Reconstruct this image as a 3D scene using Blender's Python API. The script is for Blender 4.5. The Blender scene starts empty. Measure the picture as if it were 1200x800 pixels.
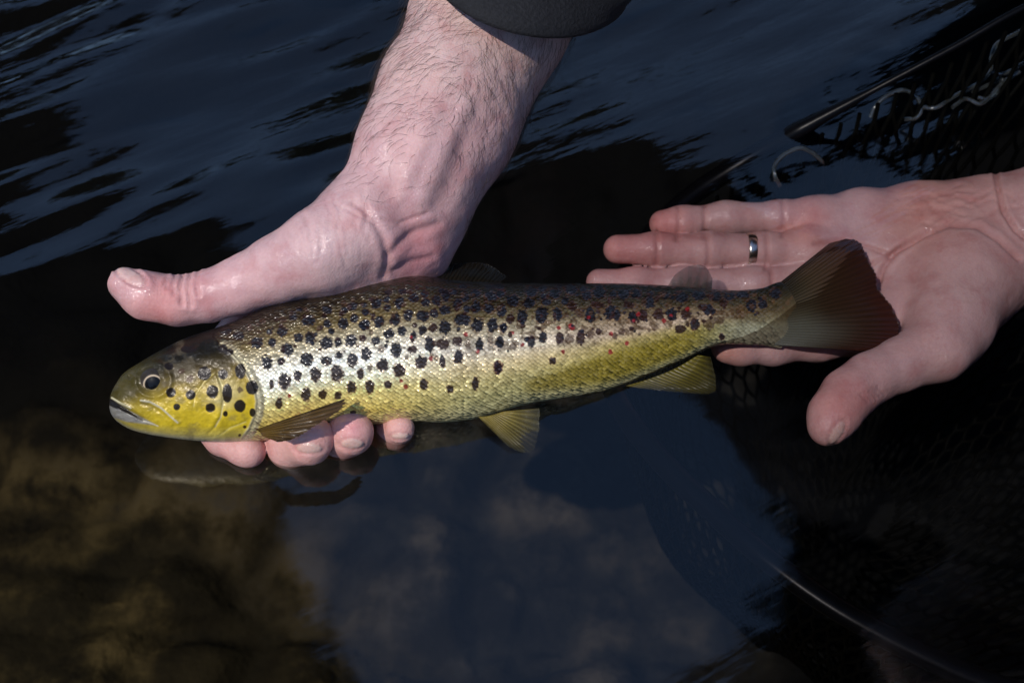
import bpy, math, random
import numpy as np
from mathutils import Vector

random.seed(7)
rng = np.random.default_rng(11)
scene = bpy.context.scene
COL = scene.collection

# ------------------------------------------------------------------ camera, sky, sun, exposure
PITCH = math.radians(55.0)          # camera looks this far below the horizon
DIST = 0.55                         # metres from lens to the point of the water it aims at
WIDTH = 0.44                        # metres of water across the frame at that distance
SP, CP = math.sin(PITCH), math.cos(PITCH)
cam_data = bpy.data.cameras.new('camera')
cam_data.sensor_width = 36.0
cam_data.lens = 36.0 * DIST / WIDTH
cam_data.dof.use_dof = True
cam_data.dof.focus_distance = 0.525
cam_data.dof.aperture_fstop = 11.0
cam_data.clip_start = 0.02
cam_data.clip_end = 400.0
cam = bpy.data.objects.new('camera', cam_data)
cam.location = (0.0, -DIST * CP, DIST * SP)
cam.rotation_euler = (math.pi / 2 - PITCH, 0.0, 0.0)
COL.objects.link(cam)
scene.camera = cam

SUN_DIR = Vector((-0.42, -0.43, 0.92)).normalized()      # towards the sun
SUN_ELEV = math.asin(SUN_DIR.z)
SUN_AZ = math.atan2(SUN_DIR.x, SUN_DIR.y)
world = bpy.data.worlds.new('World')
scene.world = world
world.use_nodes = True
wn = world.node_tree.nodes
wl = world.node_tree.links
bg = wn['Background']
sky_tex = wn.new('ShaderNodeTexSky')
sky_tex.sky_type = 'NISHITA'
sky_tex.sun_disc = False
sky_tex.sun_elevation = SUN_ELEV
sky_tex.sun_rotation = SUN_AZ
sky_tex.air_density = 1.0
sky_tex.dust_density = 0.1
sky_tex.ozone_density = 3.5
wl.new(sky_tex.outputs[0], bg.inputs[0])
bg.inputs[1].default_value = 0.15
sun_data = bpy.data.lights.new('sun', 'SUN')
sun_data.energy = 2.15
sun_data.angle = math.radians(0.6)
sun_data.color = (1.0, 0.93, 0.86)
sun = bpy.data.objects.new('sun', sun_data)
sun.rotation_euler = SUN_DIR.to_track_quat('Z', 'Y').to_euler()
sun.location = (-1.0, -1.5, 3.0)
COL.objects.link(sun)
scene.view_settings.view_transform = 'Standard'
scene.view_settings.look = 'None'
scene.view_settings.exposure = 0.63
scene.view_settings.gamma = 1.0
scene.view_settings.use_curve_mapping = False
scene.cycles.max_bounces = 8
scene.cycles.transparent_max_bounces = 16
scene.cycles.caustics_reflective = False
scene.cycles.caustics_refractive = False

# ------------------------------------------------------------------ layout helpers
KPX = WIDTH / 1200.0                # metres for one unit of layout at the aim distance

def M(u, v, d):
    """layout units (u right, v down, as sizes were read off) at d metres above the aim plane -> world"""
    u = np.asarray(u, float); v = np.asarray(v, float); d = np.asarray(d, float)
    s = KPX * (1 - d / DIST)
    x = (u - 600) * s
    y = (400 - v) * s
    return np.stack([x + 0 * d, SP * y - CP * d, CP * y + SP * d], -1)

def dz(u, v, z):
    """depth offset at which that line meets height z"""
    Y = (400 - np.asarray(v, float)) * KPX
    return (z - CP * Y) / (SP - CP * Y / DIST)

def Mz(u, v, z):
    return M(u, v, dz(u, v, z))

def sc(d):
    return KPX * (1 - d / DIST)

def smooth(a, b, x):
    t = np.clip((x - a) / (b - a), 0, 1)
    return t * t * (3 - 2 * t)

def interp(x, pts):
    p = np.array(pts, float)
    return np.interp(x, p[:, 0], p[:, 1])

def spline(pts, n):
    """Catmull-Rom through pts -> n samples"""
    p = np.array(pts, float)
    p = np.vstack([2 * p[0] - p[1], p, 2 * p[-1] - p[-2]])
    k = len(p) - 3
    t = np.linspace(0, k - 1e-6, n)
    i = t.astype(int); f = (t - i)[:, None]
    a, b, c, d = p[i], p[i + 1], p[i + 2], p[i + 3]
    return 0.5 * (2 * b + (c - a) * f + (2 * a - 5 * b + 4 * c - d) * f ** 2 + (3 * b - a - 3 * c + d) * f ** 3)

def interps(x, pts, n=400):
    s = spline(pts, n)
    return np.interp(x, s[:, 0], s[:, 1])

def vnoise(x, y, seed=0):
    """smooth value noise in -1..1"""
    xi = np.floor(x).astype(np.int64); yi = np.floor(y).astype(np.int64)
    fx = x - xi; fy = y - yi
    fx = fx * fx * (3 - 2 * fx); fy = fy * fy * (3 - 2 * fy)
    def h(a, b):
        n = (a * 374761393 + b * 668265263 + seed * 1442695041) & 0x7fffffff
        n = ((n ^ (n >> 13)) * 1274126177) & 0x7fffffff
        return ((n ^ (n >> 16)) & 0xffff) / 32767.5 - 1
    return (h(xi, yi) * (1 - fx) + h(xi + 1, yi) * fx) * (1 - fy) + (h(xi, yi + 1) * (1 - fx) + h(xi + 1, yi + 1) * fx) * fy

def fbm(x, y, seed=0, octs=4):
    r = 0; a = 1; t = 0
    for o in range(octs):
        r = r + a * vnoise(x * 2 ** o, y * 2 ** o, seed + o); t += a; a *= 0.5
    return r / t

def fbm3(p, s, seed=0):
    return (fbm(p[:, 0] * s, p[:, 1] * s, seed) + fbm(p[:, 1] * s + 7, p[:, 2] * s, seed + 9) + fbm(p[:, 2] * s, p[:, 0] * s + 3, seed + 17)) / 1.8

# ------------------------------------------------------------------ object helpers
def link(name, me, mat=None, parent=None):
    o = bpy.data.objects.new(name, me)
    COL.objects.link(o)
    if mat is not None:
        me.materials.append(mat)
    if parent is not None:
        o.parent = parent
    return o

def tag(o, label=None, cat=None, group=None, kind=None):
    for k, val in (('label', label), ('category', cat), ('group', group), ('kind', kind)):
        if val:
            o[k] = val
    return o

def empty(name, loc, label=None, cat=None, group=None):
    o = bpy.data.objects.new(name, None)
    o.location = loc
    o.empty_display_size = 0.05
    COL.objects.link(o)
    return tag(o, label, cat, group)

def mesh(name, verts, faces, mat, parent=None, smooth_shade=True, attrs=None, uv=None):
    """verts in world space; stored relative to the parent's own origin"""
    v = np.asarray(verts, np.float64)
    if parent is not None:
        org = np.array(parent.location)
        if parent.parent is not None:
            org = org + np.array(parent.parent.location)
        v = v - org
    me = bpy.data.meshes.new(name)
    if isinstance(faces, np.ndarray) and faces.ndim == 2:
        nf, k = faces.shape
        me.vertices.add(len(v)); me.vertices.foreach_set('co', v.astype(np.float32).ravel())
        me.loops.add(nf * k); me.loops.foreach_set('vertex_index', faces.astype(np.int32).ravel())
        me.polygons.add(nf)
        me.polygons.foreach_set('loop_start', np.arange(0, nf * k, k, dtype=np.int32))
        me.update(calc_edges=True)
    else:
        me.from_pydata([tuple(p) for p in v], [], [list(map(int, f)) for f in faces])
        me.update()
    me.validate()
    if smooth_shade:
        me.polygons.foreach_set('use_smooth', np.ones(len(me.polygons), bool))
    for an, arr in (attrs or {}).items():
        arr = np.asarray(arr, np.float32)
        if arr.ndim == 1:
            a = me.attributes.new(an, 'FLOAT', 'POINT'); a.data.foreach_set('value', arr)
        else:
            a = me.attributes.new(an, 'FLOAT_COLOR', 'POINT')
            if arr.shape[1] == 3:
                arr = np.concatenate([arr, np.ones((len(arr), 1), np.float32)], 1)
            a.data.foreach_set('color', arr.ravel())
    if uv is not None:
        a = me.attributes.new('grid_uv', 'FLOAT2', 'POINT'); a.data.foreach_set('vector', np.asarray(uv, np.float32).ravel())
    return link(name, me, mat, parent)

def grid_faces(nu, nv, wrap_v=False, wrap_u=False):
    iu = np.arange(nu if wrap_u else nu - 1); iv = np.arange(nv if wrap_v else nv - 1)
    a, b = np.meshgrid(iu, iv, indexing='ij')
    a2 = (a + 1) % nu; b2 = (b + 1) % nv
    return np.stack([a * nv + b, a2 * nv + b, a2 * nv + b2, a * nv + b2], -1).reshape(-1, 4)

def tubes(paths, radii, sides=6):
    """many tubes -> one verts, faces; paths: list of (n,3); radii: list of scalars or arrays"""
    V = []; F = []; off = 0
    ang = np.linspace(0, 2 * np.pi, sides, endpoint=False)
    for p, r in zip(paths, radii):
        p = np.asarray(p, float); n = len(p)
        t = np.gradient(p, axis=0); t /= np.linalg.norm(t, axis=1)[:, None] + 1e-12
        ref = np.array([0.31, 0.17, 0.93]) if abs(t[0][2]) < 0.8 else np.array([0.93, 0.2, 0.1])
        a = np.cross(t, ref); a /= np.linalg.norm(a, axis=1)[:, None] + 1e-12
        b = np.cross(t, a)
        r = np.broadcast_to(np.asarray(r, float), (n,))
        ring = p[:, None] + r[:, None, None] * (np.cos(ang)[None, :, None] * a[:, None] + np.sin(ang)[None, :, None] * b[:, None])
        V.append(ring.reshape(-1, 3))
        F.append(grid_faces(n, sides, wrap_v=True) + off)
        off += n * sides
    return np.concatenate(V), np.concatenate(F)

# ------------------------------------------------------------------ materials
def new_mat(name):
    m = bpy.data.materials.new(name); m.use_nodes = True
    nt = m.node_tree
    return m, nt, nt.nodes, nt.links, nt.nodes['Principled BSDF']

def attr(nt, name):
    n = nt.nodes.new('ShaderNodeAttribute'); n.attribute_name = name
    return n

def math_node(nt, op, a, b=None, c=None):
    n = nt.nodes.new('ShaderNodeMath'); n.operation = op
    for i, x in enumerate((a, b, c)):
        if x is None: continue
        if isinstance(x, (int, float)): n.inputs[i].default_value = x
        else: nt.links.new(x, n.inputs[i])
    return n.outputs[0]

def vmath(nt, op, a, b=None, scale=None):
    n = nt.nodes.new('ShaderNodeVectorMath'); n.operation = op
    for i, x in enumerate((a, b)):
        if x is None: continue
        if isinstance(x, (tuple, list)): n.inputs[i].default_value = x
        else: nt.links.new(x, n.inputs[i])
    if scale is not None:
        if isinstance(scale, (int, float)): n.inputs['Scale'].default_value = scale
        else: nt.links.new(scale, n.inputs['Scale'])
    return n.outputs[0]

def noise(nt, scale, detail=3, rough=0.55, vec=None):
    n = nt.nodes.new('ShaderNodeTexNoise')
    n.inputs['Scale'].default_value = scale; n.inputs['Detail'].default_value = detail; n.inputs['Roughness'].default_value = rough
    if vec is None:
        g = nt.nodes.new('ShaderNodeNewGeometry'); vec = g.outputs['Position']
    nt.links.new(vec, n.inputs['Vector'])
    return n.outputs['Fac']

def ramp(nt, fac, stops):
    n = nt.nodes.new('ShaderNodeValToRGB')
    e = n.color_ramp.elements
    while len(e) < len(stops): e.new(0.5)
    for el, (p, c) in zip(e, stops):
        el.position = p
        el.color = (*c, 1) if len(c) == 3 else c
    nt.links.new(fac, n.inputs[0])
    return n.outputs[0]

def mixc(nt, fac, a, b, mode='MIX'):
    n = nt.nodes.new('ShaderNodeMix'); n.data_type = 'RGBA'; n.blend_type = mode
    for i, x in ((0, fac), (6, a), (7, b)):
        if isinstance(x, (int, float)): n.inputs[i].default_value = x
        elif isinstance(x, tuple): n.inputs[i].default_value = (*x, 1) if len(x) == 3 else x
        else: nt.links.new(x, n.inputs[i])
    return n.outputs[2]

def bump(nt, height, strength, dist, normal=None):
    n = nt.nodes.new('ShaderNodeBump')
    n.inputs['Strength'].default_value = strength; n.inputs['Distance'].default_value = dist
    nt.links.new(height, n.inputs['Height'])
    if normal is not None: nt.links.new(normal, n.inputs['Normal'])
    return n.outputs[0]

def simple_mat(name, colour, rough=0.5, var=0.25, scale=60, spec=0.5, bump_amt=0.2, bump_dist=0.001, metal=0.0, coat=0.0):
    m, nt, N, L, P = new_mat(name)
    f = noise(nt, scale, 4)
    lo = tuple(max(0, x * (1 - var)) for x in colour); hi = tuple(x * (1 + var) for x in colour)
    L.new(ramp(nt, f, [(0.3, lo), (0.7, hi)]), P.inputs['Base Color'])
    P.inputs['Roughness'].default_value = rough
    P.inputs['Specular IOR Level'].default_value = spec
    P.inputs['Metallic'].default_value = metal
    P.inputs['Coat Weight'].default_value = coat
    if bump_amt: L.new(bump(nt, f, bump_amt, bump_dist), P.inputs['Normal'])
    return m

# ------------------------------------------------------------------ signed-distance modelling (bodies as one continuous skin)
def capsule(p, a, b, ra, rb):
    ab = b - a
    t = np.clip(((p - a) @ ab) / (ab @ ab + 1e-12), 0, 1).astype(np.float32)
    q = p - a - t[:, None] * ab
    return np.sqrt(np.einsum('ij,ij->i', q, q)) - (ra + (rb - ra) * t)

def smin(a, b, k):
    h = np.clip(0.5 + 0.5 * (b - a) / k, 0, 1)
    return b + (a - b) * h - k * h * (1 - h)

def chain(p, pts, k):
    """pts: list of (xyz, r)"""
    f = None
    for (a, ra), (b, rb) in zip(pts[:-1], pts[1:]):
        c = capsule(p, a, b, ra, rb)
        f = c if f is None else smin(f, c, k)
    return f

def ellipsoid(p, c, R, rad):
    q = (p - c) @ R / rad
    k0 = np.linalg.norm(q, axis=1); k1 = np.linalg.norm(q / rad, axis=1) + 1e-9
    return k0 * (k0 - 1) / k1

def surface(f, lo, hi, h, coarse=4):
    """surface nets on a grid, evaluated only near the surface"""
    lo = np.array(lo, float); hi = np.array(hi, float)
    n = (np.ceil((hi - lo) / (h * coarse)).astype(int) + 1)
    ax = [lo[i] + np.arange(n[i]) * h * coarse for i in range(3)]
    gp = np.stack(np.meshgrid(*ax, indexing='ij'), -1).reshape(-1, 3).astype(np.float32)
    fc = f(gp).reshape(n)
    nf = (n - 1) * coarse + 1
    big = np.kron(fc[:-1, :-1, :-1], np.ones((coarse,) * 3, np.float32))
    F = np.pad(big, [(0, 1)] * 3, mode='edge').astype(np.float32)
    near = np.abs(F) < h * coarse * 2.3
    idx = np.argwhere(near)
    pts = (lo + idx * h).astype(np.float32)
    vals = np.empty(len(pts), np.float32)
    for s in range(0, len(pts), 400000):
        vals[s:s + 400000] = f(pts[s:s + 400000])
    F[near] = vals
    ins = F < 0
    c = np.zeros(np.array(F.shape) - 1, np.int8)
    for dx in (0, 1):
        for dy in (0, 1):
            for dzz in (0, 1):
                c += ins[dx:F.shape[0] - 1 + dx, dy:F.shape[1] - 1 + dy, dzz:F.shape[2] - 1 + dzz]
    act = (c > 0) & (c < 8)
    cells = np.argwhere(act)
    vid = -np.ones(act.shape, np.int64); vid[act] = np.arange(len(cells))
    acc = np.zeros((len(cells), 3)); cnt = np.zeros(len(cells))
    corners = [(i, j, k) for i in (0, 1) for j in (0, 1) for k in (0, 1)]
    for a in corners:
        for axx in range(3):
            if a[axx] == 1: continue
            b = list(a); b[axx] = 1
            fa = F[cells[:, 0] + a[0], cells[:, 1] + a[1], cells[:, 2] + a[2]]
            fb = F[cells[:, 0] + b[0], cells[:, 1] + b[1], cells[:, 2] + b[2]]
            m = (fa < 0) != (fb < 0)
            t = np.where(m, fa / (fa - fb + 1e-20), 0)
            pos = np.array(a, float)[None] + 0 * cells
            pos[:, axx] += t
            acc[m] += pos[m]; cnt[m] += 1
    V = lo + (cells + acc / cnt[:, None]) * h
    Q = []
    for axx in range(3):
        o1, o2 = [(1, 2), (2, 0), (0, 1)][axx]
        sl0 = [slice(None)] * 3; sl1 = [slice(None)] * 3
        sl0[axx] = slice(0, -1); sl1[axx] = slice(1, None)
        A = ins[tuple(sl0)]; B = ins[tuple(sl1)]
        e = np.argwhere(A != B)
        e = e[(e[:, o1] > 0) & (e[:, o2] > 0) & (e[:, o1] < act.shape[o1]) & (e[:, o2] < act.shape[o2])]
        flip = ~A[e[:, 0], e[:, 1], e[:, 2]]
        def vv(s1, s2):
            q = e.copy(); q[:, o1] -= s1; q[:, o2] -= s2
            return vid[q[:, 0], q[:, 1], q[:, 2]]
        q = np.stack([vv(1, 1), vv(0, 1), vv(0, 0), vv(1, 0)], -1)
        q[flip] = q[flip][:, ::-1]
        Q.append(q)
    Q = np.concatenate(Q)
    Q = Q[(Q >= 0).all(1)]
    # pull on to the true surface
    for _ in range(2):
        V = V - (f(V.astype(np.float32))[:, None] * gradn(f, V, h * 0.5)) * 0.9
    return V, Q

def gradn(f, V, e):
    g = np.zeros_like(V)
    for i in range(3):
        d = np.zeros(3); d[i] = e
        g[:, i] = f((V + d).astype(np.float32)) - f((V - d).astype(np.float32))
    return g / (np.linalg.norm(g, axis=1)[:, None] + 1e-12)

def unproject(P):
    """world -> layout units (u, v, d)"""
    y = SP * P[:, 1] + CP * P[:, 2]
    d = -CP * P[:, 1] + SP * P[:, 2]
    s = KPX * (1 - d / DIST)
    return 600 + P[:, 0] / s, 400 - y / s, d

def poly_dist(u, v, pts):
    """distance to a polyline in layout units"""
    best = np.full(u.shape, 1e9)
    for (ax, ay), (bx, by) in zip(pts[:-1], pts[1:]):
        dx, dy = bx - ax, by - ay
        t = np.clip(((u - ax) * dx + (v - ay) * dy) / (dx * dx + dy * dy + 1e-9), 0, 1)
        best = np.minimum(best, np.hypot(u - ax - t * dx, v - ay - t * dy))
    return best

# ------------------------------------------------------------------ the river: bed, banks, water
def cobbles(x, y, cell, seed):
    """cellular stones: distance to the nearest and second stone centre, and that stone's own number"""
    xi = np.floor(x / cell).astype(np.int64); yi = np.floor(y / cell).astype(np.int64)
    d1 = np.full(x.shape, 9.0); d2 = np.full(x.shape, 9.0); idn = np.zeros(x.shape)
    def h(a, c, s):
        n = (a * 374761393 + c * 668265263 + s * 1442695041) & 0x7fffffff
        n = ((n ^ (n >> 13)) * 1274126177) & 0x7fffffff
        return ((n ^ (n >> 16)) & 0xffff) / 65535.0
    for dx in (-1, 0, 1):
        for dy in (-1, 0, 1):
            a, c = xi + dx, yi + dy
            px = (a + 0.15 + 0.7 * h(a, c, seed)) * cell; py = (c + 0.15 + 0.7 * h(a, c, seed + 1)) * cell
            d = np.hypot((x - px) * (0.8 + 0.5 * h(a, c, seed + 2)), (y - py) * (0.8 + 0.5 * h(a, c, seed + 3))) / cell
            m = d < d1
            d2 = np.where(m, d1, np.minimum(d2, d)); idn = np.where(m, h(a, c, seed + 4), idn); d1 = np.where(m, d, d1)
    return d1, d2, idn

def bed_height(x, y):
    lump = 0.045 * fbm(x * 3.1, y * 3.1, 3) + 0.02 * fbm(x * 9, y * 9, 5)
    base = -0.34 + 0 * x
    far = smooth(5.0, 9.0, np.abs(y - 1.0)) * 2.4
    return base + lump + far

def gloom_fac(nt):
    """0 close by, 1 further out and to the right, where deep-water gloom is painted on"""
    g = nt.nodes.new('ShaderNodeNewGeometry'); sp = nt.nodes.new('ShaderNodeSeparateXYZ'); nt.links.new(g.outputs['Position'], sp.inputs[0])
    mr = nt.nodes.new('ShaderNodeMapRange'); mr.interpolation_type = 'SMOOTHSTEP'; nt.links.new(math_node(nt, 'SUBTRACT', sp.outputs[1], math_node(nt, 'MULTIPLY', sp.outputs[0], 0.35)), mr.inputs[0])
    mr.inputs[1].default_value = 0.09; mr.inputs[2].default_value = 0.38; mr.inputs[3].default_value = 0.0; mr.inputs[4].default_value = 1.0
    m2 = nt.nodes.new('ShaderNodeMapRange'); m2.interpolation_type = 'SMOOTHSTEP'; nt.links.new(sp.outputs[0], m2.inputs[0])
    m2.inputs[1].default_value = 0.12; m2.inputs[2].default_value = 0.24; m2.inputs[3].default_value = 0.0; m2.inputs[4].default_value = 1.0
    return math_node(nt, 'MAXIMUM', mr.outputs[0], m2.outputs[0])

def build_bed():
    n = 441
    t = np.linspace(-1, 1, n)
    ax = np.sign(t) * (0.9 * np.abs(t) + 59.0 * np.abs(t) ** 4)
    X, Y = np.meshgrid(ax, ax, indexing='ij')
    wx = X + 0.020 * fbm(X * 14, Y * 14, 31); wy = Y + 0.020 * fbm(X * 14 + 5, Y * 14, 33)
    d1, d2, idn = cobbles(wx, wy, 0.085, 3)
    e1, e2, ide = cobbles(wx, wy, 0.045, 9)
    gap = smooth(0.0, 0.45, d2 - d1); gap2 = smooth(0.0, 0.45, e2 - e1)
    big = idn > 0.35
    near = np.exp(-((X / 1.4) ** 2 + ((Y - 0.3) / 1.4) ** 2))
    Zb = bed_height(X, Y) + near * (np.where(big, 0.016 * gap, 0.008 * gap2))
    tone = np.where(big, gap * (0.25 + 0.95 * idn * (idn > 0.55) + 0.25 * (idn <= 0.55)), gap2 * (0.12 + 0.5 * ide))
    V = np.stack([X, Y, Zb], -1).reshape(-1, 3)
    m, nt, N, L, P = new_mat('riverbed_silt')
    f1 = noise(nt, 13.0, 9, 0.62); f2 = noise(nt, 26.0, 8, 0.7); f3 = noise(nt, 160.0, 3)
    st = attr(nt, 'stone').outputs['Fac']
    algae = N.new('ShaderNodeMapRange'); algae.interpolation_type = 'SMOOTHSTEP'; L.new(f1, algae.inputs[0])
    algae.inputs[1].default_value = 0.40; algae.inputs[2].default_value = 0.62; algae.inputs[3].default_value = 0.06; algae.inputs[4].default_value = 1.15
    st = math_node(nt, 'MULTIPLY', math_node(nt, 'ADD', math_node(nt, 'MULTIPLY', st, 0.75), 0.28), algae.outputs[0])
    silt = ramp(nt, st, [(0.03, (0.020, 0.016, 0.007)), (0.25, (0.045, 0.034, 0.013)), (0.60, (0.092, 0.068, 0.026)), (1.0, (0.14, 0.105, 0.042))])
    dim_bed = ramp(nt, st, [(0.03, (0.012, 0.011, 0.009)), (0.30, (0.018, 0.017, 0.014)), (0.60, (0.032, 0.028, 0.022)), (1.0, (0.055, 0.048, 0.037))])
    dim_bed = mixc(nt, gloom_fac(nt), dim_bed, (0.0020, 0.0021, 0.0017))
    # pale silt at near left; elsewhere deep-water gloom painted into the bed colour
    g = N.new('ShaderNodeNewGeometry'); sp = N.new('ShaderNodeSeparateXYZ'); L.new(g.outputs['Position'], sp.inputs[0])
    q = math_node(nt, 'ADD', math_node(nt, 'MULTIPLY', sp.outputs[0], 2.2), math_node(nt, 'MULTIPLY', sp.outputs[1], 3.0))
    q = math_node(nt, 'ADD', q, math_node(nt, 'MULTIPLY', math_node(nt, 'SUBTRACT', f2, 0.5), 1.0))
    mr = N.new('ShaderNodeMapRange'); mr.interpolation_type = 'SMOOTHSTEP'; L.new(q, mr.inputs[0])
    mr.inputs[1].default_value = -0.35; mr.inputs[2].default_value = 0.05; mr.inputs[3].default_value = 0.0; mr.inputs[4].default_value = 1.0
    c = mixc(nt, mr.outputs[0], silt, dim_bed)
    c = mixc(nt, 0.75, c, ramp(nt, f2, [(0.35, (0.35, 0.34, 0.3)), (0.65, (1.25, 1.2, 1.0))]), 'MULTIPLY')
    c = mixc(nt, gloom_fac(nt), c, (0.0020, 0.0021, 0.0017))
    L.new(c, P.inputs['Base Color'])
    P.inputs['Roughness'].default_value = 0.9
    P.inputs['Specular IOR Level'].default_value = 0.1
    L.new(bump(nt, f3, 0.5, 0.004), P.inputs['Normal'])
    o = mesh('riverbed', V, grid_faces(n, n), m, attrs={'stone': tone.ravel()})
    tag(o, kind='structure')

RINGS = [(tuple(Mz(112, 492, 0)[:2]), .06, .012, .022), (tuple(Mz(300, 540, 0)[:2]), .04, .016, .030), (tuple(Mz(455, 520, 0)[:2]), .05, .013, .026), (tuple(Mz(640, 478, 0)[:2]), .05, .016, .030),
         (tuple(Mz(840, 345, 0)[:2]), .05, .014, .024), (tuple(Mz(560, 320, 0)[:2]), .05, .015, .030), (tuple(Mz(1000, 110, 0)[:2]), .08, .020, .040), (tuple(Mz(925, 200, 0)[:2]), .06, .014, .030)]

def wave_field():
    """a patch of small wind and current ripples, strongest upstream (far left), calm close by"""
    n = 520; size = 1.5
    kx = np.fft.fftfreq(n, size / n) ; KX, KY = np.meshgrid(kx, kx, indexing='ij')
    th = math.radians(118)                                  # direction the ripples run
    kp = KX * math.cos(th) + KY * math.sin(th); kt = -KX * math.sin(th) + KY * math.cos(th)
    r = np.random.default_rng(5)
    ph = np.fft.fft2(r.standard_normal((n, n)))
    k = np.hypot(KX, KY) + 1e-6
    def field(lam, spread, aniso):
        e = np.hypot(kp, kt * aniso)
        sp = np.exp(-((e - 1 / lam) / (spread / lam)) ** 2)
        g = np.fft.ifft2(ph * sp).real
        gx = np.gradient(g, size / n, axis=0); gy = np.gradient(g, size / n, axis=1)
        return g / np.sqrt((gx ** 2 + gy ** 2).mean())
    f_long = field(0.13, 0.55, 3.6); f_mid = field(0.026, 0.7, 5.0); f_calm = field(0.22, 0.5, 1.2)
    t = (np.arange(n) / (n - 1) - 0.5) * size
    X, Y = np.meshgrid(t, t, indexing='ij')
    Y = Y + 0.12
    strong = smooth(0.10, -0.35, X - 0.55 * (Y - 0.05)) * smooth(-0.06, 0.16, Y)
    upper = smooth(0.0, 0.2, Y)
    Z = f_long * (0.012 + 0.046 * strong + 0.024 * upper) + f_mid * (0.002 + 0.105 * strong + 0.046 * upper) + f_calm * 0.010
    # small rings spreading from where the fish and hands break the surface
    for (cx, cy), amp, lam, dec in RINGS:
        rr = np.hypot(X - cx, Y - cy)
        Z = Z + amp * lam / 6.28 * np.cos(6.28 * rr / lam + cx * 40) * np.exp(-(rr / dec) ** 2)
    edge = smooth(0.5 * size, 0.5 * size - 0.15, np.abs(X)) * smooth(0.5 * size, 0.5 * size - 0.15, np.abs(Y - 0.12))
    Z = Z * edge
    return X, Y, Z, n

def build_water():
    X, Y, Z, n = wave_field()
    V = np.stack([X, Y, Z], -1).reshape(-1, 3)
    F = grid_faces(n, n)
    # the rest of the river: a flat ring joined to the patch edge
    b = len(V)
    R = 60.0
    ring_in = [0, (n - 1) * n, n * n - 1, n - 1]
    out = np.array([[-R, -R, 0], [R, -R, 0], [R, R, 0], [-R, R, 0]])
    V = np.vstack([V, out])
    c = np.array([0, (n - 1) * n, n * n - 1, n - 1])
    F2 = np.array([[c[0], c[1], b + 1, b], [c[1], c[2], b + 2, b + 1], [c[2], c[3], b + 3, b + 2], [c[3], c[0], b, b + 3]])[:, ::-1]
    F = np.vstack([F, F2])
    m, nt, N, L, P = new_mat('river_water')
    N.remove(P)
    outn = [x for x in N if x.type == 'OUTPUT_MATERIAL'][0]
    gp = N.new('ShaderNodeNewGeometry')
    sp = N.new('ShaderNodeSeparateXYZ'); L.new(gp.outputs['Position'], sp.inputs[0])
    mp = N.new('ShaderNodeCombineXYZ'); ca, sa = math.cos(math.radians(30)), math.sin(math.radians(30))
    L.new(math_node(nt, 'ADD', math_node(nt, 'MULTIPLY', sp.outputs[0], 10 * ca), math_node(nt, 'MULTIPLY', sp.outputs[1], 10 * sa)), mp.inputs[0])
    L.new(math_node(nt, 'ADD', math_node(nt, 'MULTIPLY', sp.outputs[0], -58 * sa), math_node(nt, 'MULTIPLY', sp.outputs[1], 58 * ca)), mp.inputs[1])
    amp = N.new('ShaderNodeMapRange'); L.new(sp.outputs[1], amp.inputs[0])            # breeze reaches the open water further out
    amp.inputs[1].default_value = 0.02; amp.inputs[2].default_value = 0.16; amp.inputs[3].default_value = 0.08; amp.inputs[4].default_value = 1.0
    streak = math_node(nt, 'MULTIPLY', noise(nt, 1.0, 4, 0.6, mp.outputs[0]), amp.outputs[0])
    nb = bump(nt, streak, 0.5, 0.0022, bump(nt, noise(nt, 30.0, 1.5, 0.4), 0.10, 0.003))
    fr = N.new('ShaderNodeFresnel'); fr.inputs['IOR'].default_value = 1.47
    L.new(nb, fr.inputs['Normal'])
    gl = N.new('ShaderNodeBsdfGlossy'); gl.inputs['Roughness'].default_value = 0.05
    gl.inputs['Color'].default_value = (1, 1, 1, 1)
    L.new(nb, gl.inputs['Normal'])
    tr = N.new('ShaderNodeBsdfTransparent'); tr.inputs['Color'].default_value = (0.745, 0.74, 0.765, 1)
    mx = N.new('ShaderNodeMixShader')
    L.new(fr.outputs[0], mx.inputs[0]); L.new(tr.outputs[0], mx.inputs[1]); L.new(gl.outputs[0], mx.inputs[2])
    L.new(mx.outputs[0], outn.inputs['Surface'])
    o = mesh('water', V, F, m)
    tag(o, kind='structure')

# ------------------------------------------------------------------ trees whose dark crowns frame the sky that the water mirrors, plus unseen ones added to cut sky fill
LEAF = None
def leaf_material():
    m, nt, N, L, P = new_mat('tree_leaf')
    f = noise(nt, 3.0, 2)
    L.new(ramp(nt, f, [(0.3, (0.02, 0.03, 0.012)), (0.7, (0.05, 0.07, 0.025))]), P.inputs['Base Color'])
    P.inputs['Roughness'].default_value = 0.7
    P.inputs['Specular IOR Level'].default_value = 0.2
    return m

def leaf_cloud(centres, radii, per, size, r):
    P = []
    for c, rad in zip(centres, radii):
        k = int(per * (rad / 0.5) ** 2)
        q = r.standard_normal((k, 3)); q /= np.linalg.norm(q, axis=1)[:, None]
        q *= (r.random((k, 1)) ** 0.4) * rad * np.array([1, 1, 0.75])
        P.append(c + q)
    P = np.concatenate(P); k = len(P)
    a = r.standard_normal((k, 3)); a /= np.linalg.norm(a, axis=1)[:, None]
    b = np.cross(a, r.standard_normal((k, 3))); b /= np.linalg.norm(b, axis=1)[:, None]
    s = size * (0.6 + 0.8 * r.random((k, 1)))
    w = s * 0.42
    V = np.stack([P - a * s, P + b * w - a * s * 0.1, P + a * s, P - b * w - a * s * 0.1], 1).reshape(-1, 3)
    F = np.arange(4 * k).reshape(-1, 4)
    return V, F

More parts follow.
